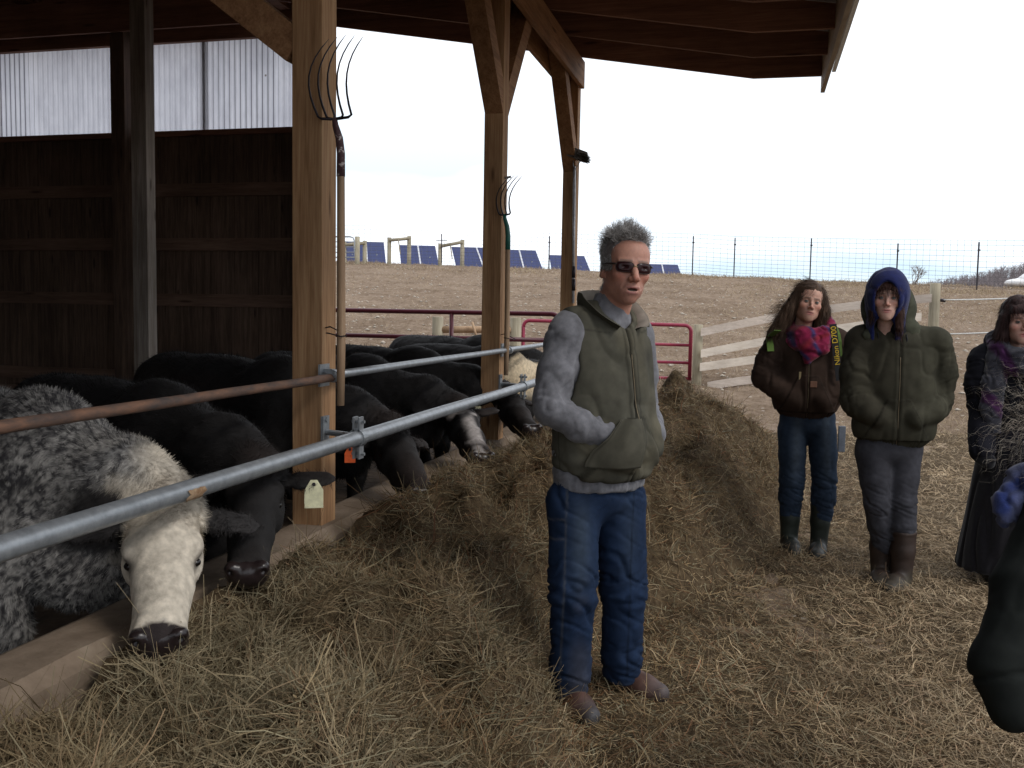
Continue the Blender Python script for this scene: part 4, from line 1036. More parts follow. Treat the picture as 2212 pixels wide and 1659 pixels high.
F = np.stack([idx[:-1, :-1], idx[1:, :-1], idx[1:, 1:], idx[:-1, 1:]], -1).reshape(-1, 4)
Vb = np.stack([Xg, Yg, Zg], -1).reshape(-1, 3)
m = noise_mat('hay_mat', [(.3, (.035, .024, .014)), (.5, (.075, .052, .03)), (.68, (.13, .095, .055))], scale=20, detail=8, rough=1, bump=1.0, bscale=45, bdist=.02, spec=.1)
N1 = 480000
D = 1.25*(15.5/1.25)**(RNG.random(N1)**.8); t = RNG.uniform(-.62, .62, N1)
x, y = t*D, D; X, Y = x*c_-y*s_, x*s_+y*c_
hh = hay_h(X, Y)
heap = np.clip((hh-.10)/.12, 0, 1)
farr = np.clip((D-6.5)/6, 0, 1)
keep = (X > -1.63) & (Y > .15) & (X < 9.4) & (RNG.random(N1) < np.where(heap > .3, 1.0, .62-.28*farr)) & (hh > .0)
X, Y, D, hh, heap = [a[keep] for a in (X, Y, D, hh, heap)]; n = len(X)
e_ = .03
gxn = (hay_h(X+e_, Y)-hay_h(X-e_, Y))/(2*e_); gyn = (hay_h(X, Y+e_)-hay_h(X, Y-e_))/(2*e_)
N = np.stack([-np.clip(gxn, -2, 2), -np.clip(gyn, -2, 2), np.ones(n)], -1); N /= np.linalg.norm(N, axis=1, keepdims=True)
ang = RNG.uniform(0, 2*math.pi, n)*.72 + fbm(X*2.5, Y*2.5, 2, 77)*14
d = np.stack([np.cos(ang), np.sin(ang), np.zeros(n)], -1); d -= N*(d*N).sum(1, keepdims=True)
d /= np.linalg.norm(d, axis=1, keepdims=True)
rise = np.abs(RNG.normal(size=n))*(.07+.13*heap) * RNG.choice([1, 1, 1, 2.6], n)
d = d + N*rise[:, None]
ln = RNG.gamma(3.0, .028, n)+.025; ln = np.clip(ln, .03, .27)*(1-.2*(1-heap)); ln = np.where(RNG.random(n) < .30, RNG.uniform(.012, .04, n), ln)
wd = np.maximum(RNG.uniform(.0014, .0038, n)*np.where(RNG.random(n) < .06, 2.1, 1), .00052*D)
root = np.stack([X, Y, hh], -1) + N*RNG.uniform(-.022, .014, n)[:, None] - d*(ln*.5)[:, None]*.9
root[:, 2] = np.maximum(root[:, 2], hay_h(root[:, 0], root[:, 1])-.03)
side = np.cross(d, N) + RNG.normal(size=(n, 3))*.5
V, Fq, k = ribbons(root, d, ln, wd, RNG.normal(size=n)*.95, segs=3, side=side, droop=.24, taper=.55, wave=(.22, 2.4))
pal = np.array([[.40, .315, .185], [.31, .30, .205], [.25, .165, .09], [.55, .465, .32], [.29, .145, .075], [.33, .25, .14], [.20, .145, .085], [.44, .37, .235]])
pw = np.array([.18, .17, .17, .07, .06, .15, .12, .08])
ci = RNG.choice(len(pal), n, p=pw); c = pal[ci]*RNG.uniform(.45, 1.15, (n, 1))
pale = np.array([[.56, .47, .34]])*RNG.uniform(.55, 1.2, (n, 1)); mixp = ((1-heap)*np.clip((X+.3)/1.6, 0, 1)*.75)[:, None]; c = c*(1-mixp)+pale*mixp
# greener, paler top layer over the near heap, browner hay further along
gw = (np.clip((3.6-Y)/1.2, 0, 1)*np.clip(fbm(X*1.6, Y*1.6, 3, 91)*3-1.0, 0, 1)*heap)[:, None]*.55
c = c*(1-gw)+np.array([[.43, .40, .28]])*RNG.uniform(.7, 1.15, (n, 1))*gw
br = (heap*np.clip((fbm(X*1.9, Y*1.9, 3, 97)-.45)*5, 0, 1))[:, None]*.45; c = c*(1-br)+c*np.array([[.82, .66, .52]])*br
c = c*np.array([[1.01, .93, .85]])*(1-.36*heap[:, None]*np.clip((Y-1.2)/1.5, .35, 1)[:, None])*(.62+.75*fbm(X*3.1, Y*3.1, 3, 111))[:, None]  # warmer tint; heap also darkened in its colour for the roof's shade
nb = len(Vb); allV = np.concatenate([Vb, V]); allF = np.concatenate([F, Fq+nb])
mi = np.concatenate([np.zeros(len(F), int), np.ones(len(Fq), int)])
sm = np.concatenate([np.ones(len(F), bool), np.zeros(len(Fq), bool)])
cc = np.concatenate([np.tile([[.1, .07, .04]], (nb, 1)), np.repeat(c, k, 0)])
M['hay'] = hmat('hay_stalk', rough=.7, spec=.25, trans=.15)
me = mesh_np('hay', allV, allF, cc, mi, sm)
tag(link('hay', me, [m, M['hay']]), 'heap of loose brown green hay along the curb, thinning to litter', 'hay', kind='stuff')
# ------------------------------------------------------------------ people
M['skin'] = col_mat('skin', rough=.55, spec=.35, noise=.10, nscale=90, bump=.12, bscale=300, bdist=.0015, sub=.12)
M['knit'] = col_mat('knit', rough=.95, spec=.12, noise=.22, nscale=45, bump=.5, bscale=420, bdist=.002, sheen=.15)
M['canvas'] = col_mat('canvas', rough=.92, spec=.12, noise=.18, nscale=24, bump=.30, bscale=500, bdist=.0012)
M['denim'] = col_mat('denim', rough=.9, spec=.15, noise=.18, nscale=30, bump=.30, bscale=600, bdist=.001)
M['rubber'] = col_mat('rubber', rough=.55, spec=.3, noise=.25, nscale=20, bump=.1, bscale=100)
M['hairmat'] = hmat('hair_strand', rough=.6, spec=.14, trans=.0)
M['brass'] = plain('brass', (.45, .36, .20), rough=.4, metallic=.8)
M['lens'] = plain('dark_lens', (.022, .007, .008), rough=.22, bump=0, spec=.22)
M['frame'] = plain('glasses_frame', (.03, .018, .015), rough=.4, metallic=.3)
def rot(yaw, pitch, roll):         # head local -> person local; nose is local -y
    return np.array(Matrix.Rotation(yaw, 3, 'Z') @ Matrix.Rotation(pitch, 3, 'X') @ Matrix.Rotation(roll, 3, 'Y'))
def put(V, R, c): return V @ R.T + c
class Person:
    def __init__(s, px, D, label, py=1500):
        a = P(px, py, D); s.O = np.array([a[0], a[1], 0.])
        s.e = empty('person', Vw(a[0], a[1], 0), TH, label, 'person')
    def L(s, px, py, D): return P(px, py, D) - s.O
class Body:
    def __init__(s, C, beta):
        s.C = np.array(C, float); b = math.radians(beta)
        s.Lf = np.array([math.cos(b), math.sin(b), 0]); s.F = np.array([math.sin(b), -math.cos(b), 0]); s.R = np.array([s.Lf, s.F, [0, 0, 1.]])
    def __call__(s, l, f, z): return s.C + s.Lf*l + s.F*f + np.array([0, 0, z])
    def inv(s, V): q = V - s.C; return q@s.Lf, q@s.F, q[:, 2]
def head(par, R, c, sc=1.0, skin=(.42, .22, .15), lips=(.30, .12, .10), male=False, mouth=0.0, hairmask=None, haircol=(.1, .07, .05), eyes=True, neck=.20, iris=(.07, .05, .03), brow=(.10, .07, .05), h=.0028, jaw=1.0, neckd=(0, .03)):
    f = Field((-.105, -.15, -.14-neck), (.105, .125, .145), h)
    f.ell((0, .018, .037), (.075, .096, .088), .02)
    f.ell((0, -.030, -.02), (.0635*jaw, .062, .088), .03)
    f.ell((0, -.046, .045), (.060, .040, .050), .03)
    f.ell((0, -.028, -.078), (.050*jaw, .052, .038), .025)
    f.ell((0, -.070, -.103), (.024*jaw, .020, .019), .02)
    for s in (-1, 1):
        f.ell((s*.047*jaw, .002, -.062), (.016, .030, .026), .025)
        f.ell((s*.042, -.064, -.022), (.022, .020, .020), .02)
        f.cap((s*.012, -.088, .021), (s*.046, -.074, .021), .008 if male else .006, .008 if male else .005, .012)
        f.ell((s*.031, -.098, .002), (.017, .018, .012), .012, sub=True)
        f.ell((s*.0305, -.076, .0015), (.0145, .0145, .0125), .004)
        f.ell((s*.0745, .016, -.006), (.009, .019, .032), .006, R=np.array(Matrix.Rotation(s*.45, 3, 'Z')).T)
        f.ell((s*.081, .010, -.004), (.005, .010, .020), .004, sub=True)
        f.ell((s*.078, .016, -.030), (.007, .010, .010), .006)
    f.chain([(0, -.088, .014), (0, -.103 if male else -.099, -.012), (0, -.116 if male else -.110, -.032)], [.008, .0095, .0125] if male else [.0065, .0075, .0095], .010)
    for s in (-1, 1):
        f.ell((s*(.0125 if male else .0108), -.103 if male else -.099, -.036), (.0088, .012, .0085) if male else (.0072, .010, .0072), .006)
        f.ell((s*.007, -.112, -.0445), (.0035, .006, .003), .002, sub=True)
    f.ell((0, -.066 if not male else -.074, -.070), (.036, .026, .028) if male else (.032, .024, .030), .03 if not male else .02)
    ly = .0 if male else .0065
    f.ell((0, -.0945+ly, -.0630), (.024, .0080, .0042), .006)
    f.ell((0, -.0925+ly, -.0750-mouth*.7), (.021, .0085, .0052), .006)
    if mouth > 0: f.ell((0, -.100, -.069-mouth*.3), (.019, .016, mouth*.55), .002, sub=True)
    else: f.cap((-.024, -.0955, -.0688), (.024, -.0955, -.0688), .0020, .0020, .003, sub=True)
    if male:
        for s in (-1, 1): f.cap((s*.022, -.100, -.040), (s*.034, -.088, -.066), .0030, .0026, .006, sub=True)
        for s in (-1, 1): f.cap((s*.0045, -.094, .012), (s*.006, -.090, .032), .0016, .0012, .004, sub=True)
    f.chain([(0, .030, -.05), (neckd[0]*.5, .030+neckd[1]*.5, -.12), (neckd[0], .03+neckd[1], -.13-neck)], [.056 if male else .047, .055 if male else .045, .066], .03)
    skin = np.array(skin)
    def cf(V):
        cpt = np.tile(skin, (len(V), 1))*(1+.14*n3(V, (60, 60, 60), 2))[:, None]
        def mixc(w, col): nonlocal cpt; w = np.clip(w, 0, 1)[:, None]; cpt = cpt*(1-w)+np.array(col)*w
        red = skin*np.array([1.08, .72, .68])
        mixc(.55*(gz(V, (.043, -.075, -.028), (.022, .04, .018))+gz(V, (-.043, -.075, -.028), (.022, .04, .018))), red)
        mixc(.6*gz(V, (0, -.116, -.034), (.014, .02, .013)), red)
        mixc(gz(V, (0, -.096, -.0635), (.022, .016, .0042))*1.4, lips); mixc(gz(V, (0, -.094, -.0750-mouth*.7), (.020, .018, .0055))*1.3, lips)
        if mouth > 0:
            mixc((np.abs(V[:, 2]+.069+mouth*.3) < mouth*.6)*(np.abs(V[:, 0]) < .019)*(V[:, 1] > -.0945)*(V[:, 1] < -.05)*1.0, (.03, .012, .01))
            mixc((np.abs(V[:, 2]+.069+mouth*.75) < mouth*.25)*(np.abs(V[:, 0]) < .012)*(V[:, 1] > -.0945)*(V[:, 1] < -.05)*.8, (.42, .38, .33))
        mixc((np.exp(-((V[:, 2]+.0690)/.0016)**2)*(np.abs(V[:, 0]) < .025)*(V[:, 1] < -.06))*.8*(mouth == 0), (.14, .055, .045))
        if male:
            mixc(.38*gz(V, (0, -.07, -.095), (.055, .06, .026)), skin*np.array([.62, .6, .66]))
            mixc(.30*gz(V, (0, -.10, -.052), (.025, .03, .007)), skin*np.array([.62, .6, .66]))
        for s in (-1, 1):
            bw = np.exp(-((V[:, 2]-.0235-.10*(.03-np.abs(V[:, 0]-s*.030))*0)/.0042)**2)*(np.abs(V[:, 0]-s*.030) < .019)*(V[:, 1] < -.05)
            mixc(bw*.8, brow)
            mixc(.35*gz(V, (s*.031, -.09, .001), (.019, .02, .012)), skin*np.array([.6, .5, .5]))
        if hairmask is not None: mixc(hairmask(V)*.95, haircol)
        return cpt
    V, F = f.mesh(1)
    cols = cf(V); V2 = put(V*sc, R, c)
    me = mesh_np('body', V2, F, cols, sm=np.ones(len(F), bool)); o = link('body', me, M['skin'], par)
    if eyes:
        import bmesh
        for s in (-1, 1):
            bm = bmesh.new(); bmesh.ops.create_uvsphere(bm, u_segments=24, v_segments=18, radius=.0142); em = bpy.data.meshes.new('eye'); bm.to_mesh(em); bm.free()
            ev = np.array([tuple(v.co) for v in em.vertices]); dd_ = np.hypot(ev[:, 0]-s*0.0, ev[:, 2])
            # almond opening: lid colour outside, white and iris inside
            lid = (np.abs(ev[:, 2]+.0005) > .0056*np.sqrt(np.clip(1-(ev[:, 0]/.0125)**2, 0, 1)))
            colr = np.where((dd_ < .0027)[:, None], (.01, .01, .01), np.where((dd_ < .0064)[:, None], iris, (.15, .14, .135)))
            colr = np.where(lid[:, None], skin*.78, colr)
            up_ = (ev[:, 2] > 0)*(np.abs(ev[:, 2] - .0056*np.sqrt(np.clip(1-(ev[:, 0]/.0125)**2, 0, 1))) < .0022)
            colr = np.where(up_[:, None] > 0, (.03, .02, .018), colr)
            a_ = em.color_attributes.new('Col', 'FLOAT_COLOR', 'POINT'); a_.data.foreach_set('color', np.concatenate([colr, np.ones((len(ev), 1))], 1).astype(np.float32).ravel())
            eo = link('eye', em, M['skin'], par, smooth=True)
            eo.matrix_local = Matrix.Translation(Vector(put(np.array([[s*.0305, -.0772, .0012]])*sc, R, c)[0])) @ Matrix(R.tolist()).to_4x4() @ Matrix.Scale(sc, 4)
    return V, F
def strands(name, par, R, c, root, d, ln, w, col, mat='hairmat', segs=5, curl=None, droop=.3, seed=1, jit=.2, wave=None):
    rng = np.random.default_rng(seed); n = len(root)
    d = d/np.maximum(np.linalg.norm(d, axis=1, keepdims=True), 1e-6)+rng.normal(size=(n, 3))*jit
    cu = rng.normal(size=n)*(.5 if curl is None else curl)
    Vv, Ff, k = ribbons(root, d, ln, np.full(n, w), cu, segs=segs, rng=rng, droop=droop, taper=.8, wave=wave)
    if R is not None: Vv = put(Vv, R, c)
    cc = np.array(col)*rng.uniform(.55, 1.5, (n, 1))
    return link(name, mesh_np(name, Vv, Ff, np.repeat(cc, k, 0)), M[mat], par)
def tube_l(pts, r, name, mat, par, n=8): return MB().tube([tuple(p) for p in pts], r, n).build(name, mat, par, smooth=True)
def boot(f, ank, toe, zt, r0=.055, r1=.05, hi=.3):
    ank = np.array(ank); toe = np.array(toe); d = toe-ank; d[2] = 0
    f.chain([(ank[0], ank[1], zt), (ank[0], ank[1], .10)], [r0, r1], .02)
    a = np.array([ank[0], ank[1], .062]); f.chain([a-d*.12, a+d*.45+[0, 0, -.012], a+d*.82+[0, 0, -.022]], [.047, .047, .040], .03, flat=((0, 0, 1), 1.0))

def ridged(V, sc, seed):
    n = np.abs(n3(V, sc, seed)); return .45*(1-2.6*n)+.75*(.6-1.6*np.clip(1-n/.13, 0, 1)**1.3)
def armfold(V, a, b_, amp, r=.05, fr=30, seed=5, lo=-.1, hi=1.05):
    ab = b_-a; L_ = np.linalg.norm(ab); u = ab/L_; t = (V-a)@u; q = V-a-t[:, None]*u; dist = np.linalg.norm(q, axis=1)
    w = np.clip(1-np.clip(dist-r, 0, 1)/.035, 0, 1)*np.clip((t/L_-lo)*8, 0, 1)*np.clip((hi-t/L_)*8, 0, 1)
    e1 = norm(np.cross(u, (.3, .2, .9))); e2 = np.cross(u, e1)
    K = np.stack([q@e1*9, q@e2*9, t*fr + (q@e1)*12*math.sin(seed)+(q@e2)*10*math.cos(seed)], -1)
    return amp*w*(ridged(K, (1, 1, 1), seed)*.7+ridged(K, (1.9, 1.9, 1.7), seed+3)*.3)
# ---- the man
man = Person(1290, 3.4, 'grey-haired man in sunglasses, olive vest and blue jeans, hands in vest pockets')
e = man.e; Lm = man.L
Cm = Lm(1300, 850, 3.45); B = Body((Cm[0], Cm[1], 0), 38)
# head
hR = rot(math.radians(12), math.radians(2), math.radians(4)); hc_ = Lm(1351, 580, 3.38)
GREY = (.19, .18, .18)
def hm(V):
    x, y, z = V.T; front = (y < -.02); line = np.where(front, .094-.9*np.maximum(np.abs(x)-.040, 0) - .25*np.clip(y+.075, 0, .1), -.03-.9*np.clip(y, 0, .06))
    side = (np.abs(x) > .055) & (y > -.052+.25*np.maximum(z, 0)) & (z > -.012)
    back = (y > .03) & (z > -.075)
    return ((z > line) & (front | (y > -.02)) & (z > .03) | side | back).astype(float)
Vh, Fh = head(e, hR, hc_, 1.04, skin=(.40, .20, .145), lips=(.27, .11, .10), male=True, mouth=.009, hairmask=hm, haircol=GREY, eyes=False, neck=.12, brow=(.16, .12, .10), neckd=(-.02, .05))
rng = np.random.default_rng(4)
mk = hm(Vh)[Fh].mean(1)
p_, N_ = surf_sample(Vh, Fh, 13000, rng, mk**3+1e-9)
top = np.clip((p_[:, 2]-.05)/.05, 0, 1)
flow = N_*(.22+.45*top[:, None]) + np.stack([n3(p_, (24, 24, 24), 1), n3(p_, (24, 24, 24), 2)*1.0+.15*(1-top), n3(p_, (24, 24, 24), 3)*.6-.45*(1-top)+.10*top], -1)*2.3
ln = .009+.023*top*np.clip(1+3.2*n3(p_, (34, 34, 34), 12), .35, 1.9)+.008*np.clip(p_[:, 1]/.08, 0, 1)
strands('hair', e, hR, hc_, p_*1.04, flow, ln*1.1, .0014, (.29, .275, .265), segs=5, curl=1.2, droop=.45, seed=4, jit=.08, wave=(.45, 1.1))
# sunglasses
gl = bpy.data.objects.new('sunglasses', None); COL.objects.link(gl); gl.parent = e
gl['label'] = 'dark wraparound sunglasses worn by the grey-haired man'; del gl['label']
def gp(x, y, z): return tuple(put(np.array([[x, y, z]])*1.04, hR, hc_)[0])
for s in (-1, 1):
    vs_ = []; nn = 24
    for ring, (sc_, dy) in enumerate(((1.0, 0), (.8, -.0022), (.4, -.004))):
        for i in range(nn):
            a = 2*math.pi*i/nn; ex = abs(math.cos(a))**.55*math.copysign(1, math.cos(a))*.0285*sc_; ez = abs(math.sin(a))**.6*math.copysign(1, math.sin(a))*.0168*sc_
            xx = s*.0335+ex; vs_.append(gp(xx, -.1015+dy+5.2*(abs(xx))**2, .002+ez))
    vs_.append(gp(s*.0335, -.1015-.0045+.012, .002))
    fs_ = [(r_*nn+i, r_*nn+(i+1) % nn, (r_+1)*nn+(i+1) % nn, (r_+1)*nn+i) for r_ in (0, 1) for i in range(nn)] + [(2*nn+i, 2*nn+(i+1) % nn, 3*nn) for i in range(nn)]
    MB().add(vs_, fs_).build('lens', M['lens'], gl, smooth=True)
    MB().tube([vs_[i % nn] for i in range(nn+1)], .0014, 6).build('rim', M['frame'], gl, smooth=True)
    MB().tube([gp(s*.060, -.084, .010), gp(s*.071, -.068, .010), gp(s*.0795, -.02, .010), gp(s*.081, .015, .008)], [.003, .0034, .0022, .0018], 6).build('temple', M['frame'], gl, smooth=True)
MB().tube([gp(-.009, -.1015, .006), gp(0, -.1055, .008), gp(.009, -.1015, .006)], .0014, 6).build('bridge', M['brass'], gl, smooth=True)
# sweater
f = Field((-.36, -.42, .76), (.42, .42, 1.60), .0075)
f.ell(B(0, 0, 1.30), (.190, .115, .19), .06, R=B.R); f.ell(B(0, .02, 1.10), (.172, .125, .2), .06, R=B.R); f.ell(B(0, .0, .93), (.190, .146, .46), .05, R=B.R)
f.cap(B(-.15, -.01, 1.415), B(.15, -.01, 1.415), .062, .062, .05)
shR, elR, wrR = B(-.176, -.0, 1.380), Lm(1190, 880, 3.27), B(-.083, .134, 1.035)
f.chain([shR, shR*.5+elR*.5+[-.005, .01, 0], elR], [.068, .065, .060], .03); f.chain([elR, elR*.5+wrR*.5+[-.004, -.012, -.012], wrR, B(-.03, .112, .985)], [.060, .054, .042, .040], .02)
shL, elL, wrL = B(.172, 0, 1.380), B(.245, -.03, 1.10), B(.155, .12, 1.02)
f.chain([shL, shL*.5+elL*.5, elL, elL*.5+wrL*.5, wrL], [.066, .062, .056, .050, .042], .03)
f.cap(B(0, .01, 1.42), B(0.012, .03, 1.515), .072, .064, .03)
f.cut((0, 0, .825), (0.0, 0, -1), .01); f.cut(B(0.012, .03, 1.535), (0, 0, 1), .006)
def sw_disp(V, N):
    d = n3(V, (11, 11, 11), 1)*.010 + ridged(np.stack([V[:, 0]*10, V[:, 1]*10, V[:, 2]*17-V[:, 0]*9], -1), (1, 1, 1), 21)*.005
    d += armfold(V, elR, wrR, .013, fr=26, seed=3) + armfold(V, shR, elR, .009, r=.065, fr=13, seed=8)
    cr_ = np.exp(-(np.linalg.norm(V-(elR+np.array([.05, -.02, .045])), axis=1)/.05)**2); d -= cr_*.026
    l_, f_, z_ = B.inv(V); rib = (z_ < .885) & (np.hypot(l_, f_) < .23); th_ = np.arctan2(f_, l_)
    d += np.where(rib, -.0026*(np.sin(th_*110) > .2), 0)
    d += (np.sin(z_*60+n3(V, (8, 8, 8), 3)*5)*.004)*np.exp(-((z_-.93)/.05)**2)
    return d
def sw_col(V):
    c = np.tile([.150, .150, .165], (len(V), 1))*(1+.35*n3(V, (40, 40, 14), 2)+.3*n3(V, (12, 12, 12), 5))[:, None]
    return c
so_ = sculpt(f, 'sweater', M['knit'], e, sw_col, 1, sw_disp)
# vest
f = Field((-.40, -.40, .80), (.40, .40, 1.60), .006)
f.ell(B(0, .0, 1.30), (.212, .142, .20), .06, R=B.R); f.ell(B(0, .022, 1.10), (.196, .148, .24), .08, R=B.R); f.ell(B(0, .010, .97), (.196, .148, .42), .06, R=B.R)
f.cap(B(-.142, -.01, 1.422), B(.142, -.01, 1.422), .058, .058, .04)
f.cap(B(0, -.02, 1.42), B(0, .0, 1.49), .095, .085, .03)
f.ell(B(.12, .125, .995), (.065, .04, .07), .05, R=B.R); f.ell(B(-.045, .150, 1.0), (.080, .050, .080), .04, R=B.R); f.ell(B(-.042, .162, 1.012), (.060, .054, .072), .02, R=B.R)
for sh_, el_, s in ((shR, elR, -1), (shL, elL, 1)):
    f.chain([sh_+B.Lf*s*.075+[0, 0, .03], sh_+B.Lf*s*.055+B.F*.01+[0, 0, -.11], sh_+B.Lf*s*.06+B.F*.012+[0, 0, -.17]], [.098, .082, .07], .008, sub=True)
f.put((-1, -1, 0), (1, 1, 2), lambda X, Y, Z: -( .895-.0 - .06*((X-B.C[0])*B.F[0]+(Y-B.C[1])*B.F[1])/.17 - Z)+X*0, .004, sub=False) if False else None
f.cut(B(0, .0, .902), (B.F*-.14+np.array([0, 0, -1])), .006)
f.cap(B(0.0, .04, 1.43), B(0.005, .09, 1.62), .070, .085, .006, sub=True)
f.cut(B(0, 0, 1.505), (0, 0, 1), .006)
f.cap(B(0.0, .155, 1.36), B(0.006, .10, 1.52), .012, .055, .02, sub=True)
def vest_disp(V, N):
    l_, f_, z_ = B.inv(V); fr = f_ > .03
    d = n3(V, (8, 8, 5), 1)*.014 + ridged(V, (10, 10, 5), 4)*.006 + ridged(np.stack([V[:, 0]*9, V[:, 1]*9, V[:, 2]*16+V[:, 0]*14], -1), (1, 1, 1), 14)*.0035*np.exp(-((V[:, 2]-1.0)/.12)**2)
    d += np.where(fr, -.004*np.exp(-(l_/.004)**2)+.004*np.exp(-((np.abs(l_)-.014)/.007)**2), 0)
    pk = fr & (z_ < 1.095) & (z_ > .80) & (np.abs(l_) < .045+.62*(1.095-z_))
    d += np.where(pk, .016*np.clip((.045+.62*(1.095-z_)-np.abs(l_))/.012, 0, 1), 0)
    d += .0035*np.sin(z_*70+l_*30+n3(V, (9, 9, 9), 7)*6)*np.exp(-((z_-.93)/.06)**2)
    return d
def vest_col(V):
    l_, f_, z_ = B.inv(V); fr = f_ > .03
    base = np.array([.070, .067, .052]); c = np.tile(base, (len(V), 1))*(1+.5*n3(V, (7, 7, 5), 2)+.3*n3(V, (22, 22, 22), 3))[:, None]
    c += np.array([.035, .028, .015])*np.clip(n3(V, (9, 9, 9), 8)*3, 0, 1)[:, None]
    def line(w, k=.55):
        nonlocal c; c = c*(1-np.clip(w, 0, 1)[:, None]*k)
    sl = .045+.62*(1.095-z_)
    line(fr*np.exp(-((np.abs(l_)-sl)/.006)**2)*(z_ < 1.095)*(z_ > .86)); line(fr*np.exp(-((z_-1.095)/.005)**2)*(np.abs(l_) < .045)); line(fr*np.exp(-(np.abs(l_)/.005)**2), .85); line(fr*np.exp(-((np.abs(l_)-.024)/.005)**2), .4)
    line(np.exp(-((f_-.0)/.003)**2)*(z_ < 1.15)*(l_ < 0), .5); line(np.exp(-((z_-1.425+.25*np.abs(f_))/.003)**2)*(np.abs(l_) > .08), .4)
    return c
vo_ = sculpt(f, 'vest', M['canvas'], e, vest_col, 1, vest_disp)
# arm hole binding, hem binding
def loop_on(cen, ax1, ax2, r1, r2, n=36, push=None):
    return [cen + ax1*r1*math.cos(2*math.pi*i/n) + ax2*r2*math.sin(2*math.pi*i/n) for i in range(n+1)]
# zipper, label patch
def zip_on(o, Bf, z0, z1, par, lab='zipper', r=.0019):
    l_, f_, z_ = Bf.inv(o[1]); zs_, fs_ = np.linspace(z0, z1, 22), []
    for z in zs_:
        w = (np.abs(l_) < .012) & (np.abs(z_-z) < .012) & (f_ > 0); fs_.append(f_[w].mean() if w.any() else np.nan)
    fs_ = np.array(fs_); ok = ~np.isnan(fs_); fs_ = np.interp(zs_, zs_[ok], fs_[ok]); fs_ = np.convolve(np.pad(fs_, 2, 'edge'), np.ones(5)/5, 'valid')
    MB().tube([tuple(Bf(0, fv+.0005, z)) for z, fv in zip(zs_, fs_)], r, 6).build(lab, M['zip'], par, smooth=True)
M['zip'] = plain('zip_teeth', (.16, .125, .08), rough=.5, metallic=.6)
zip_on(vo_, B, .90, 1.32, e)
# hand-warmer pocket panel lying over the tucked-in hand
allp = np.concatenate([vo_[1], so_[1]]); la, fa, za = B.inv(allp); nz_, nl_ = 22, 20
G = np.zeros((nz_, nl_, 3)); ff = np.zeros((nz_, nl_)); zz_ = np.linspace(.925, 1.098, nz_)
ez = np.interp(zz_, [.925, .95, .985, 1.02, 1.06, 1.098], [-.185, -.178, -.168, -.150, -.122, -.085])
ll_ = ez[:, None]*(1-np.linspace(0, 1, nl_)[None]) + (-.010)*np.linspace(0, 1, nl_)[None]
for i in range(nz_):
    for j in range(nl_):
        w = (np.abs(la-ll_[i, j]) < .013) & (np.abs(za-zz_[i]) < .013) & (fa > 0); ff[i, j] = fa[w].max() if w.any() else .15
for _ in range(3):
    q = np.pad(ff, 1, 'edge'); ff = np.maximum((q[:-2, 1:-1]+q[2:, 1:-1]+q[1:-1, :-2]+q[1:-1, 2:]+ff)/5, ff-.004)
pw_ = np.stack([B(ll_[i, j], ff[i, j]+.003+.004*(j < 2), zz_[i]) for i in range(nz_) for j in range(nl_)])
idx = np.arange(nz_*nl_).reshape(nz_, nl_); pf_ = np.stack([idx[:-1, :-1], idx[:-1, 1:], idx[1:, 1:], idx[1:, :-1]], -1).reshape(-1, 4)
pc_ = np.tile(np.array([.072, .068, .052]), (len(pw_), 1))*(1+.4*n3(pw_, (14, 14, 14), 3))[:, None]
jj = np.tile(np.arange(nl_), nz_); pc_[jj == 1] *= .55; pc_[jj == 0] *= 1.25
po = link('pocket', mesh_np('pocket', pw_, pf_, pc_, sm=np.ones(len(pf_), bool)), M['canvas'], e)
md = po.modifiers.new('thick', 'SOLIDIFY'); md.thickness = .004; md.offset = 0
# stand collar with pale fleece lining
cv_, cf_, cc_ = [], [], []
nn = 44; OL, SH = np.array([.062, .060, .045]), np.array([.30, .265, .225])
for i in range(nn+1):
    a = math.radians(-158+316*i/nn)           # 0 = back of the neck; negative = his right
    bk = math.cos(a); opening = max(0, abs(a)/math.pi-.45)/.55
    fwd = -bk; lf = math.sin(a)
    rb, rt = .088, .093+.055*opening
    hh = .080 - .030*opening; drop = .075*opening**1.5
    c0 = B(lf*rb*1.10, fwd*rb*1.0+.008, 1.448-drop+.015*bk); c1 = B(lf*(rt+.006)*1.12, fwd*rt*1.0+.012+.015*opening, 1.452-drop+hh+.018*bk)
    out_ = (B.Lf*lf+B.F*fwd)*.010
    fold = out_*3.2*opening + np.array([0, 0, -.028*opening])
    cv_ += [c0+out_*.7, c0*.35+c1*.65+out_*1.0, c1+fold, c1-out_*.5+fold+[0, 0, .0], c0*.35+c1*.65-out_*.45, c0-out_*.5]
    cc_ += [OL, OL, OL*1.15, SH, SH, SH*.9]
for i in range(nn):
    for j in range(6):
        a, b_ = i*6+j, i*6+(j+1) % 6; cf_.append((a, b_, b_+6, a+6))
cf_ = [q if len(q) == 4 else q for q in cf_]
V_ = np.array(cv_); V_ = V_ + (n3(V_, (16, 16, 16), 3)*.008)[:, None]
co = link('collar', mesh_np('collar', V_, np.array(cf_), np.array(cc_), sm=np.ones(len(cf_), bool)), M['canvas'], e)
sb = co.modifiers.new('s', 'SUBSURF'); sb.levels = sb.render_levels = 2
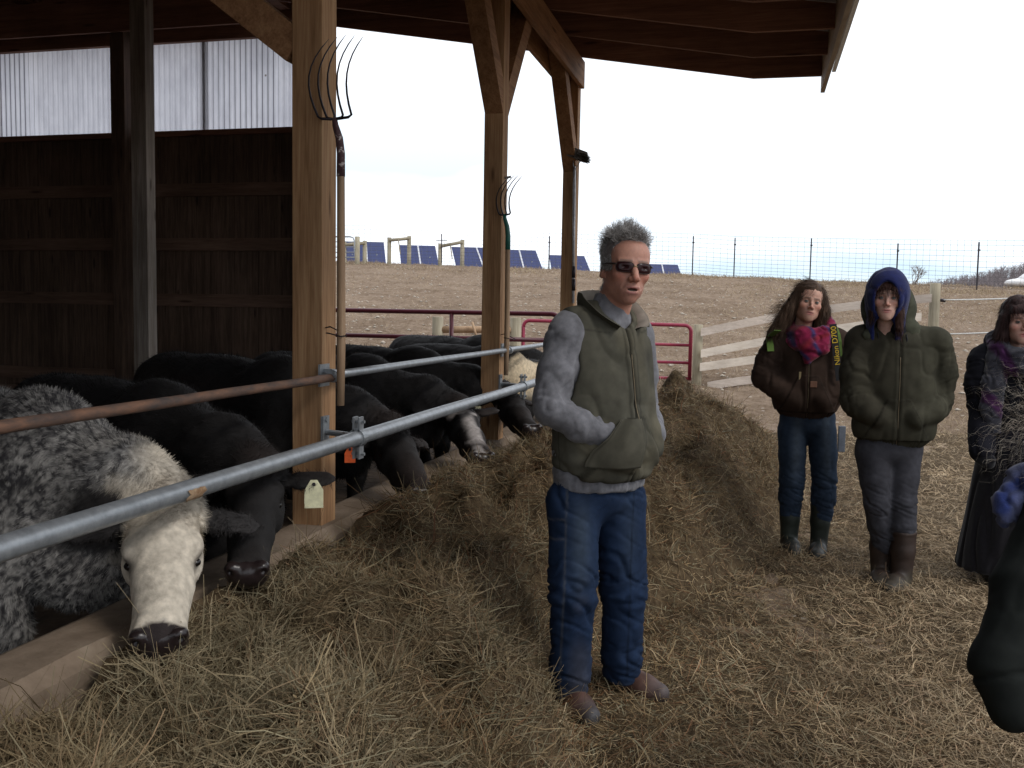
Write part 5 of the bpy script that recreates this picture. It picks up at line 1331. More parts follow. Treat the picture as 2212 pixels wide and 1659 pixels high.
# jeans
f = Field((-.30, -.32, -.01), (.32, .34, .98), .0075)
hp = np.array([B.C[0]-.005, B.C[1], 0])
f.ell((hp[0], hp[1], .88), (.168, .122, .13), .05, R=B.R); f.ell((hp[0], hp[1]+.005, .79), (.160, .122, .10), .05, R=B.R)
a1, a2 = Lm(1229, 1500, 3.34), Lm(1341, 1490, 3.50); k1, k2 = Lm(1236, 1285, 3.31), Lm(1347, 1285, 3.46)
h1, h2 = Lm(1240, 1085, 3.40), Lm(1338, 1085, 3.48)
f.chain([h1, k1, a1*.3+k1*.7, [a1[0], a1[1], .075]], [.102, .075, .066, .057], .03); f.chain([h2, k2, a2*.3+k2*.7, [a2[0], a2[1], .085]], [.095, .075, .068, .065], .03)
f.cut((a1[0], a1[1], .055), (0, .15, -1), .004)
def jn_disp(V, N):
    d = n3(V, (10, 10, 8), 1)*.014; z = V[:, 2]
    s_ = n3(V, (6, 6, 6), 3)*6
    q = np.stack([V[:, 0]*8, V[:, 1]*8, z*22+V[:, 0]*9+V[:, 1]*7], -1); r_ = ridged(q, (1, 1, 1), 4); q2 = np.stack([V[:, 0]*13, V[:, 1]*13, z*34-V[:, 0]*16], -1); r2_ = ridged(q2, (1, 1, 1), 6)
    wk = np.exp(-((z-.47)/.12)**2)+np.exp(-((z-.17)/.09)**2)*.9+.5*np.exp(-((z-.80)/.06)**2)+.18
    d += (r_*.0125+r2_*.005)*wk + n3(V, (16, 16, 4), 8)*.009
    return d
def jn_col(V):
    x, y, z = V.T; left = x < (h1[0]+h2[0])/2
    base = np.tile([.010, .021, .050], (len(V), 1)); fade = np.zeros(len(V))
    for hh_, kk_ in ((h1, k1), (h2, k2)):
        mx_ = hh_[0]+(kk_[0]-hh_[0])*np.clip((hh_[2]-z)/(hh_[2]-kk_[2]), 0, 1)
        fade = np.maximum(fade, np.exp(-((x-mx_-.02)/.035)**2)*np.clip((z-.42)*5, 0, 1)*np.clip((.88-z)*6, 0, 1))
    fade = fade*(.8+.8*n3(V, (12, 12, 7), 3))*np.where(left, .9, .45)
    c = base*(1-fade[:, None])+np.array([.040, .055, .075])*fade[:, None]
    c += np.array([.03, .022, .008])*(np.clip(n3(V, (8, 8, 6), 8)*3-.3, 0, 1)*left)[:, None]
    c *= (1+.35*n3(V, (30, 30, 20), 4))[:, None]
    sm = np.exp(-((x-(k1[0]-.035)-.02*(z-.4))/.0035)**2)*left*(y < h1[1])
    c = c*(1-.35*sm[:, None])+np.array([.10, .10, .09])*(.35*sm)[:, None]
    sm = np.exp(-((x-(k2[0]+.012)-.05*(z-.4)**2)/.003)**2)*(~left)*(y < h2[1]+.0); c *= (1-.5*sm)[:, None]
    for zz_, xx0, xx1 in ((.735, -.2, k1[0]-.035), (.665, -.2, k1[0]-.035)):
        w_ = np.exp(-((z-zz_-.15*(x-k1[0]))/.0035)**2)*(x < xx1)*(y < h1[1]); c = c*(1-.4*w_[:, None])+np.array([.12, .12, .12])*(.4*w_)[:, None]
    hm_ = np.exp(-((z-.075)/.006)**2); c += np.array([.04, .05, .07])*hm_[:, None]*.5
    return c
sculpt(f, 'jeans', M['denim'], e, jn_col, 1, jn_disp)
f = Field((-.30, -.36, -.02), (.36, .30, .20), .006)
t1, t2 = Lm(1282, 1560, 3.22), Lm(1432, 1506, 3.44)
boot(f, (a1[0], a1[1]+.0, 0), (t1[0], t1[1]-.02, 0), .14, .05, .048); boot(f, (a2[0]+.02, a2[1]+.01, 0), (t2[0]+.01, t2[1]-.02, 0), .15, .05, .048)
f.cut((0, 0, .004), (0, 0, -1), .004)
def bt_col(V):
    c = np.tile([.085, .045, .035], (len(V), 1))*(1+.6*n3(V, (30, 30, 30), 3))[:, None]
    toe = np.clip(gz(V, (t1[0], t1[1]-.01, .03), (.055, .055, .06))*1.4, 0, 1)+np.clip(gz(V, (t2[0], t2[1], .03), (.05, .055, .06))*1.2, 0, 1)
    toe = np.clip(toe, 0, 1)[:, None]; c = c*(1-toe)+np.array([.06, .058, .062])*toe
    return np.where((V[:, 2] < .022)[:, None], (.02, .018, .017), c)
sculpt(f, 'boots', M['rubber'], e, bt_col, 1)
def jacket(p, B, zs, wid, dep, col, arms, mat='canvas', zhem=.82, zsh=1.36, flare=1.0, seed=1, name='jacket', puff=1.0, colfn=None, neckhole=.075, fold=1.0, h=.0075, hemband=True):
    """p: Person; arms: list of (shoulder, elbow, wrist, hand) point chains"""
    pts = np.array([q for a in arms for q in a]); lo = np.minimum(pts.min(0), B.C-.30)-.13; hi = np.maximum(pts.max(0), B.C+.30)+.13
    lo[2] = zhem-.05; hi[2] = zsh+.20
    f = Field(lo, hi, h); H_ = zsh-zhem
    f.ell(B(0, 0, zsh-.13), (wid, dep*.92, .17), .06, R=B.R); f.ell(B(0, .01, zsh-.30), (wid*.98, dep*1.02, .20), .06, R=B.R)
    f.ell(B(0, .012, zhem+.12), (wid*flare, dep*1.05*flare, .16), .06, R=B.R)
    f.cap(B(-wid*.72, -.01, zsh-.035), B(wid*.72, -.01, zsh-.035), .066*puff, .066*puff, .05)
    f.cap(B(0, -.01, zsh-.02), B(0, .01, zsh+.05), .095, .080, .04)
    for a in arms:
        f.chain(a, [.078*puff, .070*puff, .066*puff, .060*puff, .052*puff][:len(a)], .028)
    f.cut((0, 0, zhem), (0, 0, -1), .012)
    f.cap(B(0, .025, zsh-.02), B(0, .05, zsh+.22), neckhole*.8, neckhole*1.15, .008, sub=True)
    f.cut((0, 0, zsh+.075), (0, 0, 1), .008)
    def dp(V, N):
        l_, f_, z_ = B.inv(V); fr = f_ > .02
        d = n3(V, (8, 8, 6), seed)*.014*fold + ridged(V, (12, 12, 7), seed+2)*.006*fold
        for a in arms:
            for i in range(len(a)-2): d = d + armfold(V, a[i], a[i+1], .010*fold, r=.075, fr=22, seed=seed+i)
        d = d + np.where(fr, -.004*np.exp(-(l_/.004)**2)+.0035*np.exp(-((np.abs(l_)-.015)/.008)**2), 0)
        if hemband: d = d - .010*(z_ < zhem+.055)*(np.abs(l_) < wid*1.1) + .003*np.sin(np.arctan2(f_, l_)*60)*(z_ < zhem+.05)
        pk = fr & (z_ < zhem+.27) & (z_ > zhem+.055) & (np.abs(l_) < .055+.50*(zhem+.27-z_))
        return d + np.where(pk, .006, 0)
    def cf(V):
        l_, f_, z_ = B.inv(V); fr = f_ > .02
        c = np.tile(np.array(col, float), (len(V), 1))*(1+.5*n3(V, (7, 7, 6), seed)+.3*n3(V, (20, 20, 20), seed+1))[:, None]
        sl = .055+.50*(zhem+.27-z_)
        w = fr*np.exp(-((np.abs(l_)-sl)/.004)**2)*(z_ < zhem+.27)*(z_ > zhem+.055)+fr*np.exp(-((z_-zhem-.27)/.004)**2)*(np.abs(l_) < .055)+fr*np.exp(-(l_/.004)**2)+np.exp(-((z_-zhem-.055)/.004)**2)*(np.abs(l_) < wid)*hemband
        c = c*(1-.55*np.clip(w, 0, 1))[:, None]
        return colfn(V, c, l_, f_, z_) if colfn else c
    return sculpt(f, name, M[mat], p.e, cf, 1, dp)
def pants(p, hipc, hips, knees, ankles, rh, rk, ra, ztop, col, name='jeans', fade=None, seed=1, B=None, hw=.165):
    f = Field((min(a[0] for a in ankles+hips)-.2, hipc[1]-.3, 0.02), (max(a[0] for a in ankles+hips)+.2, hipc[1]+.3, ztop+.02), .0075)
    f.ell((hipc[0], hipc[1], ztop-.06), (hw, .125, .13), .05)
    for h_, k_, a_ in zip(hips, knees, ankles): f.chain([h_, h_*.5+k_*.5, k_, k_*.5+a_*.5, a_], [rh, rh*.55+rk*.45, rk, rk*.5+ra*.5+.004, ra], .018)
    def dp(V, N):
        z = V[:, 2]; q = np.stack([V[:, 0]*9, V[:, 1]*9, z*26+V[:, 0]*11], -1); zk = knees[0][2]
        w = np.exp(-((z-zk+.02)/.10)**2)+.7*np.exp(-((z-ankles[0][2]-.05)/.09)**2)+.2
        return (ridged(q, (1, 1, 1), seed)*.0075+ridged(q, (1.8, 1.8, 1.6), seed+1)*.003)*w + n3(V, (10, 10, 6), seed)*.010
    def cf(V):
        c = np.tile(np.array(col, float), (len(V), 1))*(1+.4*n3(V, (14, 14, 8), seed))[:, None]
        if fade is not None:
            for h_, k_ in zip(hips, knees):
                mx_ = h_[0]+(k_[0]-h_[0])*np.clip((h_[2]-V[:, 2])/(h_[2]-k_[2]), 0, 1); w = np.exp(-((V[:, 0]-mx_)/.03)**2)*np.clip((V[:, 2]-k_[2]+.06)*6, 0, 1)*.6; c = c*(1-w[:, None])+np.array(fade)*w[:, None]
        return c
    return sculpt(f, name, M['denim'], p.e, cf, 1, dp)
def boots(p, legs, name='boots', col=(.025, .03, .026), toecol=None, r0=.066, r1=.052, ztop=.36, footcol=None):
    """legs: list of (ankle xyz, toe xyz)"""
    A_ = np.array([q for l in legs for q in l]); f = Field((A_[:, 0].min()-.13, A_[:, 1].min()-.13, -.01), (A_[:, 0].max()+.13, A_[:, 1].max()+.13, ztop+.03), .006)
    for ank, toe in legs:
        ank = np.array(ank, float); toe = np.array(toe, float); d = toe-ank; d[2] = 0
        f.chain([(ank[0], ank[1], ztop), (ank[0], ank[1], .22), (ank[0], ank[1], .11)], [r0, r1+.005, r1], .02)
        a = np.array([ank[0], ank[1], .060]); f.chain([a-d*.18, a+d*.45+[0, 0, -.006], a+d*.80+[0, 0, -.018]], [.048, .047, .042], .025)
    for ank, toe in legs: f.cap((ank[0], ank[1], ztop-.015), (ank[0], ank[1], ztop+.04), r0-.010, r0-.006, .004, sub=True)
    f.cut((0, 0, ztop-.008), (0, 0, 1), .003); f.cut((0, 0, .006), (0, 0, -1), .004)
    def cf(V):
        c = np.tile(np.array(col, float), (len(V), 1))*(1+.4*n3(V, (12, 12, 12), 3))[:, None]; ft = np.clip((.13-V[:, 2])*18+n3(V, (14, 14, 14), 5), 0, 1)[:, None]
        return c*(1-ft)+np.array(footcol or (.07, .066, .056))*(1+.6*n3(V, (25, 25, 25), 7))[:, None]*ft
    return sculpt(f, name, M['rubber'], p.e, cf, 1, lambda V, N: n3(V, (14, 14, 9), 2)*.008+.002*np.exp(-((V[:, 2]-ztop+.02)/.006)**2))
def hair_mass(p, R, c, prims, cuts, col, sc=1.0, name='hair', n=9000, flow=None, ln=.12, seed=1, w=.0022, disp=.006):
    P0 = np.array([q[1] for q in prims if q[0] == 'c'] + [q[2] for q in prims if q[0] == 'c'] + [np.array(q[1])-np.array(q[2]) for q in prims if q[0] == 'e'] + [np.array(q[1])+np.array(q[2]) for q in prims if q[0] == 'e'])
    f = Field(P0.min(0)-.07, P0.max(0)+.07, .0048)
    for q in prims:
        if q[0] == 'e': f.ell(q[1], q[2], .02)
        else: f.cap(q[1], q[2], q[3], q[4], .022)
    for q in cuts: f.ell(q[0], q[1], .012, sub=True)
    V, F = f.mesh(2); N = vnormals(V, F)
    V = V + N*(ridged(V, (30, 30, 6), seed)*disp + n3(V, (60, 60, 12), seed+4)*.004)[:, None]
    cc = np.tile(np.array(col), (len(V), 1))*(1+.8*n3(V, (90, 90, 9), 3))[:, None]
    o = link(name, mesh_np(name, put(V*sc, R, c), F, cc, sm=np.ones(len(F), bool)), M['hairbase'], p.e)
    rng = np.random.default_rng(seed); pp, NN = surf_sample(V, F, n, rng)
    fl = flow(pp, NN); fl = fl - NN*(fl*NN).sum(1, keepdims=True)*.85
    Vv, Ff, k = ribbons(pp-NN*.002, fl/np.maximum(np.linalg.norm(fl, axis=1, keepdims=True), 1e-6)+rng.normal(size=pp.shape)*.03+NN*.0, ln*rng.uniform(.5, 1.2, n), np.full(n, w), rng.normal(size=n)*.3, segs=5, rng=rng, droop=.2, taper=.9, wave=(.14, 1.1), side=np.cross(fl, NN)+rng.normal(size=pp.shape)*.2)
    c2 = np.array(col)*rng.uniform(.5, 1.5, (n, 1))
    link('hair_strands', mesh_np('hair_strands', put(Vv*sc, R, c), Ff, np.repeat(c2, k, 0)), M['hairmat'], o)
    return o
M['hairbase'] = col_mat('hair_mass', rough=.6, spec=.14, noise=.4, nscale=20, bump=.6, bscale=200, bdist=.004, vec=(4, 4, .5))
M['wool'] = col_mat('wool_scarf', rough=1, spec=.08, noise=.3, nscale=30, bump=.6, bscale=260, bdist=.003, sheen=.2)
def scarf(p, B, z, r, th, colfn, tails=(), name='scarf', seed=1, turns=((0, 0, 1.0), (.03, -.035, 1.12)), h=.007):
    lo = B.C + np.array([-.30, -.30, z-.45]); hi = B.C + np.array([.30, .30, z+.16]); f = Field(lo, hi, h)
    for dz, tilt, k in turns:
        ring = []
        for i in range(25):
            a = 2*math.pi*i/24; ring.append(B(math.sin(a)*r*k*1.08, math.cos(a)*r*k+.018, z+dz+tilt*math.cos(a)*1.5+.012*math.sin(a*2+seed)))
        f.chain(ring, [th*(1+.18*math.sin(i*1.7+seed)) for i in range(25)], .012)
    for t in tails: f.chain([np.array(q) for q in t[0]], t[1], .02, flat=(B.F, 1.6))
    return sculpt(f, name, M['wool'], p.e, colfn, 1, lambda V, N: ridged(V, (16, 16, 34), seed)*.0085+n3(V, (40, 40, 40), seed)*.004)
def text_on(p, txt, size, X, Y, origin, mat, name, depth=.0008):
    cu = bpy.data.curves.new(name, 'FONT'); cu.body = txt; cu.size = size; cu.extrude = depth; cu.align_x = 'LEFT'; cu.align_y = 'CENTER'
    t_ = bpy.data.objects.new(name, cu); COL.objects.link(t_)
    bpy.context.view_layer.update(); me = bpy.data.meshes.new_from_object(t_.evaluated_get(bpy.context.evaluated_depsgraph_get())); bpy.data.objects.remove(t_); bpy.data.curves.remove(cu)
    me.name = name; X = Vector(X).normalized(); Y = Vector(Y); Y = (Y-X*Y.dot(X)).normalized(); Z = X.cross(Y)
    Mx = Matrix((X, Y, Z)).transposed().to_4x4(); Mx.translation = Vector(origin); me.transform(Mx)
    return link(name, me, mat, p)
def surf_y(o, x, z):               # front surface (smallest y) of a sculpted mesh near (x,z), person-local
    V = o[1]; w = (np.abs(V[:, 0]-x) < .012) & (np.abs(V[:, 2]-z) < .012)
    return float(V[w, 1].min()) if w.any() else float(V[:, 1].min())
def strip(pts, width, th, name, mat, par, wdir=(1, 0, 0)):
    vs_, fs_ = [], []; W_ = Vector(wdir)
    for i, q in enumerate(pts):
        q = Vector(q); t = (Vector(pts[min(i+1, len(pts)-1)])-Vector(pts[max(i-1, 0)])).normalized(); w_ = (W_-t*W_.dot(t)).normalized(); n_ = t.cross(w_)
        for a, b_ in ((-1, 0), (1, 0), (1, 1), (-1, 1)): vs_.append(q+w_*a*width/2+n_*b_*th)
    for i in range(len(pts)-1):
        for j in range(4): fs_.append((i*4+j, i*4+(j+1) % 4, (i+1)*4+(j+1) % 4, (i+1)*4+j))
    fs_ += [(3, 2, 1, 0), tuple((len(pts)-1)*4+j for j in range(4))]
    return MB().add(vs_, fs_).build(name, mat, par)
# ---- woman with the pink scarf
p1 = Person(1745, 5.7, 'woman with long brown hair, pink and purple scarf, brown work jacket and rubber boots')
L1 = p1.L; C = L1(1743, 800, 5.72); B1 = Body((C[0], C[1], 0), -13)
R1 = rot(math.radians(-6), math.radians(-4), math.radians(9)); hc1 = L1(1747, 655, 5.66)
V1h, F1h = head(p1.e, R1, hc1, .97, skin=(.48, .27, .20), lips=(.34, .12, .11), neck=.10, haircol=(.05, .03, .02), brow=(.12, .08, .055), iris=(.10, .12, .10), jaw=1.02)
HB = (.070, .042, .027)
hair_mass(p1, R1, hc1, [('e', (-.004, .022, .048), (.087, .108, .096)), ('c', (-.075, -.005, .03), (-.100, .0, -.05), .034, .042), ('c', (-.100, .0, -.05), (-.125, .01, -.12), .042, .046), ('c', (-.125, .01, -.12), (-.16, .02, -.185), .046, .030), ('c', (-.16, .02, -.185), (-.20, .02, -.215), .030, .012),
    ('c', (.072, .0, .04), (.096, .01, -.03), .034, .038), ('c', (.096, .01, -.03), (.090, .02, -.11), .038, .030), ('c', (0, .08, 0), (0, .09, -.13), .07, .07)],
    [((.004, -.100, -.030), (.064, .074, .096)), ((.034, -.10, .03), (.040, .05, .045))], HB, .97, n=8000, ln=.075, seed=3,
    flow=lambda q, N: np.stack([np.where(q[:, 0] < .03, -.9, .7)*np.clip((q[:, 2]+.02)*12, .12, 1), np.zeros(len(q))-.25*(q[:, 2] > .05), np.where(q[:, 2] > .09, -.25, -1.0)], -1), w=.0022)
# blown wisps
rng = np.random.default_rng(8); n = 420; rt = np.stack([rng.uniform(-.155, -.085, n), rng.uniform(-.03, .05, n), rng.uniform(-.19, -.0, n)], -1)
strands('hair', p1.e, R1, hc1, rt, np.stack([-np.ones(n), np.zeros(n), rng.uniform(-.9, .15, n)], -1), rng.uniform(.05, .13, n), .0017, HB, curl=.6, droop=.5, seed=9, segs=8, jit=.2, wave=(.5, .9))
zsh1 = 1.36
shl, shr = B1(-.165, 0, zsh1-.05), B1(.165, 0, zsh1-.05)
eL, eR = L1(1650, 815, 5.74), L1(1825, 830, 5.74)
j1 = jacket(p1, B1, 1, .195, .135, (.038, .024, .018), [[shl, shl*.5+eL*.5+[-.015, 0, 0], eL, eL*.45+B1(-.11, .13, .99)*.55, B1(-.075, .125, .965)], [shr, shr*.5+eR*.5+[.015, 0, 0], eR, eR*.45+B1(.11, .13, .99)*.55, B1(.075, .125, .965)]], zhem=.835, zsh=zsh1, seed=3, puff=1.02, fold=1.0)
PK, BL = np.array([.20, .014, .050]), np.array([.035, .028, .10])
def sc1(V):
    a = np.sin(V[:, 0]*55+V[:, 2]*38+n3(V, (9, 9, 9), 2)*5); b_ = np.sin(V[:, 2]*70-V[:, 0]*30+n3(V, (8, 8, 8), 3)*6)
    t = np.clip(a*1.5-.5, 0, 1)[:, None]; u = np.clip(b_*2-1.0, 0, 1)[:, None]
    c = PK*(1-t)+BL*t; c = c*(1-u*.6)+np.array([.22, .02, .02])*u*.6
    return c*(1+.6*n3(V, (40, 40, 40), 5))[:, None]
scarf(p1, B1, 1.375, .088, .036, sc1, [([B1(-.03, .13, 1.34), B1(.0, .155, 1.27), B1(-.01, .165, 1.20)], [.06, .055, .02]), ([B1(.07, .11, 1.36), B1(.06, .14, 1.28), B1(.01, .155, 1.23)], [.045, .045, .02])], seed=2, turns=((.0, -.02, 1.0), (.03, -.045, 1.15), (-.02, -.05, 1.2)))
GRN = col_mat('green_strap', noise=.2); plg = plain('strap_green', (.10, .17, .035), rough=.9); blk = plain('strap_black', (.012, .012, .015), rough=.8); ylw = plain('yellow_print', (.62, .42, .03), rough=.7)
def onj(o, px, py, D, out=.006):    # a point on a jacket's front, under a picture position
    a = P(px, py, D) ; return a
def frontpt(pr, o, px, py, D, out=.006):
    q = pr.L(px, py, D); y = surf_y(o, q[0], q[2]); return (q[0], y-out, q[2])
strip([frontpt(p1, j1, 1671, 712+i*16, 5.6, .008) for i in range(4)], .040, .004, 'backpack_strap', plg, p1.e, (1, 0, 0))
strip([frontpt(p1, j1, 1806+i*1.5, 706+i*16, 5.6, .007) for i in range(5)], .040, .004, 'backpack_strap', plg, p1.e, (1, 0, 0))
cs = [frontpt(p1, j1, 1797+i*1.0, 700+i*11, 5.6, .030-.0015*i) for i in range(12)]
yA, yB = cs[1][1]-.012, cs[11][1]-.004
for _ in range(4):
    mg = max(((yA+(yB-yA)*(k-1)/10)-cs[k][1]) for k in range(1, 12)); 
    if mg > 0: yA -= mg; yB -= mg
cs = [(q[0], yA+(yB-yA)*(k-1)/10, q[2]) for k, q in enumerate(cs)]
st_ = strip(cs, .042, .003, 'camera_strap', blk, p1.e, (1, 0, 0))
a, b_ = Vector(cs[8]), Vector(cs[0])
tx = text_on(None, "Nikon D700", .046, (b_-a), Vector((-1, 0, 0)), a+Vector((0, -.006, 0)), ylw, 'strap_lettering'); tx.parent = st_
# zipper pull and leather patch
zp = frontpt(p1, j1, 1727, 803, 5.6, .004); MB().box(zp[0]-.006, zp[0]+.006, zp[1]-.004, zp[1]+.002, zp[2]-.05, zp[2]).build('zipper_pull', M['brass'], p1.e, bevel=.001)
zip_on(j1, B1, .86, 1.19, p1.e)
pt = frontpt(p1, j1, 1752, 823+6, 5.6, .003); MB().box(pt[0]-.020, pt[0]+.020, pt[1]-.002, pt[1]+.006, pt[2]-.018, pt[2]+.018).build('leather_patch', plain('leather', (.16, .075, .045), rough=.7), p1.e, bevel=.002)
hA, hB_ = L1(1712, 930, 5.72), L1(1775, 930, 5.70); kA, kB = L1(1711, 1035, 5.70), L1(1781, 1035, 5.66); aA, aB = L1(1707, 1110, 5.74), L1(1775, 1118, 5.66)
pants(p1, L1(1744, 930, 5.73), [hA, hB_], [kA, kB], [aA, aB], .090, .068, .058, .90, (.020, .032, .055), fade=(.05, .065, .085), seed=3, hw=.17)
boots(p1, [((aA[0], aA[1], 0), (aA[0]-.015, aA[1]-.20, 0)), ((aB[0]-.01, aB[1], 0), (aB[0]-.085, aB[1]-.20, 0))], col=(.020, .025, .020), ztop=.335, footcol=(.036, .036, .033), r0=.064)
# a pale notebook sticking out behind her hip
nb_ = L1(1816, 945, 5.76); MB().box(nb_[0]-.012, nb_[0]+.030, nb_[1], nb_[1]+.018, nb_[2]-.09, nb_[2]+.07).build('notebook', plain('notebook_cover', (.16, .18, .22), rough=.6), p1.e, bevel=.002)

# ---- hooded person
p2 = Person(1930, 5.0, 'person in a blue hood, dark olive work jacket, grey trousers and tall brown boots')
L2 = p2.L; C = L2(1935, 800, 5.03); B2 = Body((C[0], C[1], 0), -14)
R2 = rot(math.radians(-20), math.radians(-2), math.radians(1)); hc2 = L2(1916, 646, 4.97)
head(p2.e, R2, hc2, .96, skin=(.48, .29, .23), lips=(.34, .13, .12), neck=.12, brow=(.09, .06, .045), iris=(.10, .13, .13), jaw=.94, neckd=(.02, .03))
hair_mass(p2, R2, hc2, [('e', (0, .02, .045), (.080, .100, .088)), ('c', (-.062, -.035, .03), (-.066, -.035, -.07), .020, .018), ('c', (.062, -.035, .03), (.066, -.04, -.08), .022, .020), ('c', (.066, -.04, -.08), (.07, -.06, -.16), .020, .016), ('c', (-.04, -.072, .062), (.04, -.072, .062), .024, .024)],
    [((0, -.100, -.035), (.050, .060, .082))], (.045, .022, .017), .97, n=2600, ln=.075, seed=5, flow=lambda q, N: np.stack([q[:, 0]*2, np.zeros(len(q))-.2, -np.ones(len(q))], -1), w=.002)
def hood(p, R, c, rin, rout, cen, face_cut, col, name, mat='knit', neck=None, disp=.005, seed=1, h=.0055):
    f = Field((-.22, -.22, -.30), (.22, .24, .22), h)
    f.ell(cen, rout, .02)
    if neck: f.chain(*neck, .04)
    f.ell(cen, rin, .004, sub=True)
    if neck: f.chain(neck[0], [r_-.016 for r_ in neck[1]], .01, sub=True)
    for q in face_cut: f.ell(q[0], q[1], .01, sub=True)
    V, F = f.mesh(1); N = vnormals(V, F); V = V+N*(ridged(V, (14, 14, 9), seed)*disp)[:, None]
    cc = np.tile(np.array(col), (len(V), 1))*(1+.4*n3(V, (10, 10, 10), seed))[:, None]
    return link(name, mesh_np(name, put(V, R, c), F, cc, sm=np.ones(len(F), bool)), M[mat], p.e)
hood(p2, R2, hc2, (.098, .120, .128), (.110, .134, .142), (.0, .012, .025), [((-.006, -.135, -.055), (.070, .10, .150)), ((-.01, -.13, -.20), (.10, .14, .13))], (.012, .017, .080), 'inner_hood', neck=([(0, .035, -.08), (.01, .06, -.20)], [.096, .098]), seed=3)
HO = rot(math.radians(-2), 0, 0)
f = Field((-.24, -.24, -.32), (.26, .30, .16), .0065)
f.ell((.040, .085, -.050), (.138, .120, .150), .03); f.chain([(-.085, .03, -.195), (.02, .09, -.16), (.135, .02, -.170)], [.028, .075, .048], .04); f.chain([(.135, .02, -.170), (.12, .0, -.25)], [.044, .030], .04)
f.ell((0, -.03, .02), (.118, .165, .155), .01, sub=True); f.cap((0, 0, -.1), (0.01, -.05, -.30), .09, .07, .01, sub=True)
V, F = f.mesh(1); N = vnormals(V, F); V = V+N*(ridged(V, (11, 11, 9), 4)*.008)[:, None]; OLV = np.array([.050, .052, .036])
link('hood', mesh_np('hood', put(V, HO, hc2), F, np.tile(OLV, (len(V), 1))*(1+.4*n3(V, (9, 9, 9), 2))[:, None], sm=np.ones(len(F), bool)), M['canvas'], p2.e)
zsh2 = 1.385
shl, shr = B2(-.185, 0, zsh2-.05), B2(.19, 0, zsh2-.05)
eL, eR = L2(1850, 868, 5.0), L2(2026, 872, 5.02)
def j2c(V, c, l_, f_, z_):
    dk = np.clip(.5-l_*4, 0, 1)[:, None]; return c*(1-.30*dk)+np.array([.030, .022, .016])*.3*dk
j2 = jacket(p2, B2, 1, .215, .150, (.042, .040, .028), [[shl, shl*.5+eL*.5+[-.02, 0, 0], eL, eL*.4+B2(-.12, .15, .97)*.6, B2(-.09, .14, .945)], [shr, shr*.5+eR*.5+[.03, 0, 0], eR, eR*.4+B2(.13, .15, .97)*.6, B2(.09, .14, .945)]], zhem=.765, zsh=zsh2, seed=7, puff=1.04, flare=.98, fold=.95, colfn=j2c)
for i, (px_, py_) in enumerate(((1908, 718), (1961, 722))):
    a = frontpt(p2, j2, px_, py_, 4.9, .004); MB().tube([a, (a[0]+.004, a[1]-.006, a[2]-.03), (a[0]-.004, a[1]-.004, a[2]-.055)], .0035, 6).build('drawstring', blk, p2.e)
zip_on(j2, B2, .80, 1.26, p2.e)
# dark shirt in the neck opening
f = Field(B2(0, 0, 1.2)-.16, B2(0, 0, 1.45)+.16, .008); f.cap(B2(-.01, .035, 1.26), B2(-.01, .04, 1.40), .085, .062, .02); sculpt(f, 'shirt', M['knit'], p2.e, (.010, .010, .014), 1)
hA, hB_ = L2(1888, 980, 5.02), L2(1952, 980, 5.02); kA, kB = L2(1898, 1085, 5.0), L2(1948, 1085, 4.98); aA, aB = L2(1908, 1180, 5.05), L2(1950, 1185, 4.97)
pants(p2, L2(1921, 985, 5.03), [hA, hB_], [kA, kB], [aA, aB], .095, .066, .052, .84, (.040, .040, .048), name='trousers', seed=5, hw=.175)
boots(p2, [((aA[0], aA[1]+.02, 0), (aA[0]-.07, aA[1]-.16, 0)), ((aB[0], aB[1], 0), (aB[0]-.13, aB[1]-.16, 0))], col=(.030, .019, .015), ztop=.335, footcol=(.060, .052, .040), r0=.066, r1=.056)

# ---- woman at the right edge
p3 = Person(2185, 5.1, 'woman with a dark bob, purple grey scarf and long black coat at the right edge')
L3 = p3.L; C = L3(2195, 850, 5.12); B3 = Body((C[0], C[1], 0), -18)
R3 = rot(math.radians(-12), math.radians(3), math.radians(-3)); hc3 = L3(2202, 694, 5.06)
head(p3.e, R3, hc3, .98, skin=(.52, .31, .25), lips=(.36, .10, .10), neck=.12, brow=(.05, .03, .03), iris=(.06, .05, .04), jaw=1.02)
hair_mass(p3, R3, hc3, [('e', (0, .022, .048), (.086, .106, .094)), ('c', (-.072, -.015, .02), (-.088, -.01, -.07), .034, .038), ('c', (-.088, -.01, -.07), (-.105, .0, -.115), .036, .022), ('c', (.072, -.01, .02), (.085, .0, -.09), .034, .034), ('c', (0, .07, 0), (0, .08, -.10), .07, .06), ('c', (-.04, -.078, .070), (.04, -.078, .070), .020, .020)],
    [((0.004, -.102, -.040), (.056, .062, .088))], (.028, .014, .013), .98, n=3500, ln=.07, seed=11, flow=lambda q, N: np.stack([q[:, 0]*3, -np.ones(len(q))*.2, -np.ones(len(q))], -1))
zs3 = 1.29
shl, shr = B3(-.165, 0, zs3-.04), B3(.165, 0, zs3-.04); eL = L3(2122, 880, 5.14); eR = B3(.26, 0, .98)
hd3 = L3(2118, 972, 5.02)
jacket(p3, B3, 1, .185, .140, (.010, .010, .014), [[shl, shl*.5+eL*.5+[-.02, 0, 0], eL, hd3], [shr, eR, B3(.2, .1, .8)]], zhem=.66, zsh=zs3, seed=13, puff=1.0, name='coat', hemband=False, fold=1.2)
f = Field((C[0]-.34, C[1]-.34, .06), (C[0]+.34, C[1]+.34, .74), .009)
f.cap((C[0], C[1], .72), (C[0]-.015, C[1], .10), .165, .235, .02); f.cut((0, 0, .13), (.12, 0, -1), .006)
sculpt(f, 'skirt', M['knit'], p3.e, (.010, .009, .011), 1, lambda V, N: ridged(V, (16, 16, 1.2), 3)*.014)
